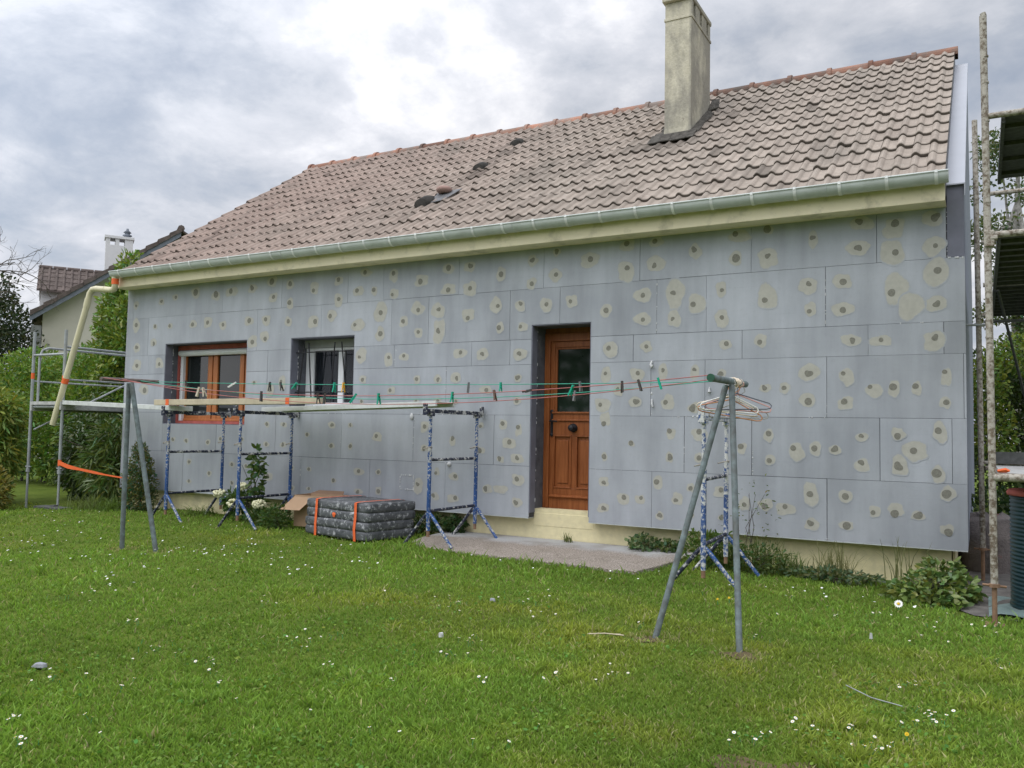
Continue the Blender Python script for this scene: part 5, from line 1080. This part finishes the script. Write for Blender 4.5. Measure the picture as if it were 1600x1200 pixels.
# ------------------------------------------------------------------ neighbouring house
nb = empty('neighbour_house', (-15.11, 8.536, 0), .9914, 'cream neighbouring house with brown tiles and a white chimney beyond the hedge', 'house')
RU, RZ2, EU, EZ2, DP = 2.95, 8.12, -1.5, 4.80, 9.0
sl2 = (RZ2-EZ2)/(RU-EU)
MB().prism([(-1.15,0,0),(2*RU+1.15,0,0),(2*RU+1.15,0,EZ2+.12),(RU,0,RZ2-.2),(-1.15,0,EZ2+.12)], (0, DP, 0)).build('wall', M['nwall'], nb)
rf = MB(); nrow = 12
for i in range(nrow):
    u0 = EU + (RU-EU)*i/nrow; u1 = EU + (RU-EU)*(i+1.06)/nrow; z0 = EZ2 + (u0-EU)*sl2; z1 = EZ2 + (u1-EU)*sl2
    rf.prism([(u0,-.52,z0-.06),(u1,-.52,z1-.08),(u1,-.52,z1+.05),(u0,-.52,z0+.12)], (0, DP+.9, 0))
    rf.prism([(2*RU-u0,-.45,z0+.0),(2*RU-u1,-.45,z1-.03),(2*RU-u1,-.45,z1+.03),(2*RU-u0,-.45,z0+.09)], (0, DP+.9, 0))
for j in range(22): rf.tube([(RU, -.45 + j*.46, RZ2 + .06), (RU, -.45 + j*.46 + .44, RZ2 + .06)], .12, 8)
rfo = rf.build('roof', M['nroof'], nb)
MB().prism([(EU,-.47,EZ2-.24),(RU,-.47,RZ2-.24),(RU,-.47,RZ2-.001),(EU,-.47,EZ2-.001)], (0, .03, 0)).prism([(EU+.05,-.44,EZ2-.10),(RU,-.44,RZ2-.10),(RU,-.44,RZ2-.04),(EU+.05,-.44,EZ2-.04)], (0, .5, 0)).build('bargeboard', M['nboard'], nb)
MB().box(-1.48, .05, 0, -1.17, .35, 4.5).build('side_wall', M['greybox'], nb)
dm = MB().box(-1.35, 2.4, 4.9, .6, 4.6, 6.05).build('dormer', M['nwhite'], nb)
rd = MB()
for i in range(5): rd.prism([(-1.46, 2.1+.22*i, 5.93+.19*i), (1.2, 2.1+.22*i, 5.93+.19*i), (1.2, 2.1+.22*i+.26, 6.12+.19*i), (-1.46, 2.1+.22*i+.26, 6.12+.19*i)], (0, 0, .07))
for i in range(5):
    for k in range(11): rd.tube([(-1.35+.24*k, 2.1+.22*i, 5.98+.19*i), (-1.35+.24*k, 2.1+.22*i+.24, 6.18+.19*i)], .05, 6)
for k in range(6): rd.tube([(-1.46+.45*k, 3.25, 6.95), (-1.46+.45*k+.43, 3.25, 6.95)], .09, 8)
rd.prism([(-1.46,3.2,6.88),(1.2,3.2,6.88),(1.2,4.7,5.9),(-1.46,4.7,5.9)], (0,0,.06)).build('dormer_roof', M['nroof'], nb)
nc = MB().box(.64, 1.5, 5.6, 1.53, 2.1, 7.72).box(.64,1.5,7.72,.78,2.1,7.96).box(.95,1.5,7.72,1.08,2.1,7.96).box(1.26,1.5,7.72,1.53,2.1,7.96).box(.60,1.46,7.961,1.57,2.14,8.05).build('chimney', M['nwhite'], rfo)
MB().lathe([(.11,8.05),(.11,8.14),(.16,8.15),(.16,8.18),(.09,8.2),(.09,8.26),(.14,8.27),(.05,8.36),(.04,8.42),(.001,8.43)], (1.34, 1.8, 0), 'z', 12).build('cowl', M['nboard'], nc)

# ------------------------------------------------------------------ camera, sky, sun
cam = bpy.data.cameras.new('camera'); co = bpy.data.objects.new('camera', cam); COL.objects.link(co)
Rr, Uu, Ff = V(.87188425, .48934375, .01898813), V(.01121698, -.0587196, .99821149), V(-.48958353, .87011189, .05668565)
co.matrix_world = Matrix(((Rr[0], Uu[0], -Ff[0], CAM[0]), (Rr[1], Uu[1], -Ff[1], CAM[1]), (Rr[2], Uu[2], -Ff[2], CAM[2]), (0, 0, 0, 1)))
cam.sensor_width = 36; cam.lens = 1304.94/1600*36; cam.clip_start = .05; cam.clip_end = 2000; S.camera = co
EL, AZ = radians(60), atan2(-.45, -1.0)
EL_ = 0
sdir = V(sin(AZ)*cos(EL), cos(AZ)*cos(EL), sin(EL))
sun = bpy.data.lights.new('sun', 'SUN'); sun.energy = 1.5; sun.angle = radians(50); sun.color = (1, .965, .91)
so = bpy.data.objects.new('sun', sun); COL.objects.link(so); so.rotation_euler = Vector(-sdir).to_track_quat('-Z', 'Y').to_euler(); so.location = (0, -20, 30)
w = bpy.data.worlds.new('World'); S.world = w; w.use_nodes = True; t = w.node_tree; t.nodes.clear()
N_ = lambda typ, **k: (lambda n: ([setattr(n, a, b) for a, b in k.items()], n)[1])(t.nodes.new(typ))
out = N_('ShaderNodeOutputWorld'); sky = N_('ShaderNodeTexSky', sky_type='NISHITA'); sky.sun_disc = False; sky.sun_elevation = EL; sky.sun_rotation = AZ
b1 = N_('ShaderNodeBackground'); b1.inputs[1].default_value = .12; t.links.new(sky.outputs[0], b1.inputs[0])
tc = N_('ShaderNodeTexCoord'); sp = N_('ShaderNodeSeparateXYZ'); t.links.new(tc.outputs['Generated'], sp.inputs[0])
def mth(op, a, b=0.):
    n = N_('ShaderNodeMath', operation=op)
    for s, v in zip(n.inputs, (a, b)):
        if isinstance(v, bpy.types.NodeSocket): t.links.new(v, s)
        else: s.default_value = v
    return n.outputs[0]
den = mth('ADD', mth('MAXIMUM', sp.outputs[2], 0.), .30); cb = N_('ShaderNodeCombineXYZ')
t.links.new(mth('DIVIDE', sp.outputs[0], den), cb.inputs[0]); t.links.new(mth('DIVIDE', sp.outputs[1], den), cb.inputs[1])
def nz(scale, detail, rough, dist, off):
    mp = N_('ShaderNodeMapping'); mp.inputs['Location'].default_value = off; t.links.new(cb.outputs[0], mp.inputs[0])
    n = N_('ShaderNodeTexNoise'); n.inputs['Scale'].default_value = scale; n.inputs['Detail'].default_value = detail; n.inputs['Roughness'].default_value = rough; n.inputs['Distortion'].default_value = dist
    t.links.new(mp.outputs[0], n.inputs['Vector']); return n.outputs['Fac']
def rmp(f, st):
    n = N_('ShaderNodeValToRGB'); e = n.color_ramp.elements
    while len(e) < len(st): e.new(.5)
    for el, (p, c) in zip(e, st): el.position = p; el.color = (*c, 1) if isinstance(c, tuple) else (c, c, c, 1)
    t.links.new(f, n.inputs[0]); return n.outputs[0]
big = nz(1.5, 10, .60, .25, (3.1, 1.7, 0)); fine = nz(4.2, 10, .60, .3, (.4, 7.2, 2))
f = mth('ADD', mth('MULTIPLY', big, .72), mth('MULTIPLY', fine, .28))
cc = rmp(f, [(.39, (.48, .525, .61)), (.46, (.58, .62, .70)), (.525, (.74, .765, .835)), (.60, (1.06, 1.06, 1.10))])
b2 = N_('ShaderNodeBackground'); t.links.new(cc, b2.inputs[0])
dt = N_('ShaderNodeVectorMath', operation='DOT_PRODUCT'); t.links.new(tc.outputs['Generated'], dt.inputs[0]); dt.inputs[1].default_value = tuple(sdir)
t.links.new(mth('ADD', mth('MULTIPLY', mth('MAXIMUM', dt.outputs['Value'], 0.), 1.52), .91), b2.inputs[1])
mx = N_('ShaderNodeMixShader'); t.links.new(rmp(f, [(.30, .55), (.48, 1.)]), mx.inputs[0]); t.links.new(b1.outputs[0], mx.inputs[1]); t.links.new(b2.outputs[0], mx.inputs[2]); t.links.new(mx.outputs[0], out.inputs[0])
S.view_settings.view_transform = 'Standard'; S.view_settings.look = 'None'; S.view_settings.exposure = 0; S.view_settings.gamma = 1
S.render.engine = 'CYCLES'; S.cycles.use_denoising = True; S.cycles.max_bounces = 6; S.cycles.transparent_max_bounces = 8
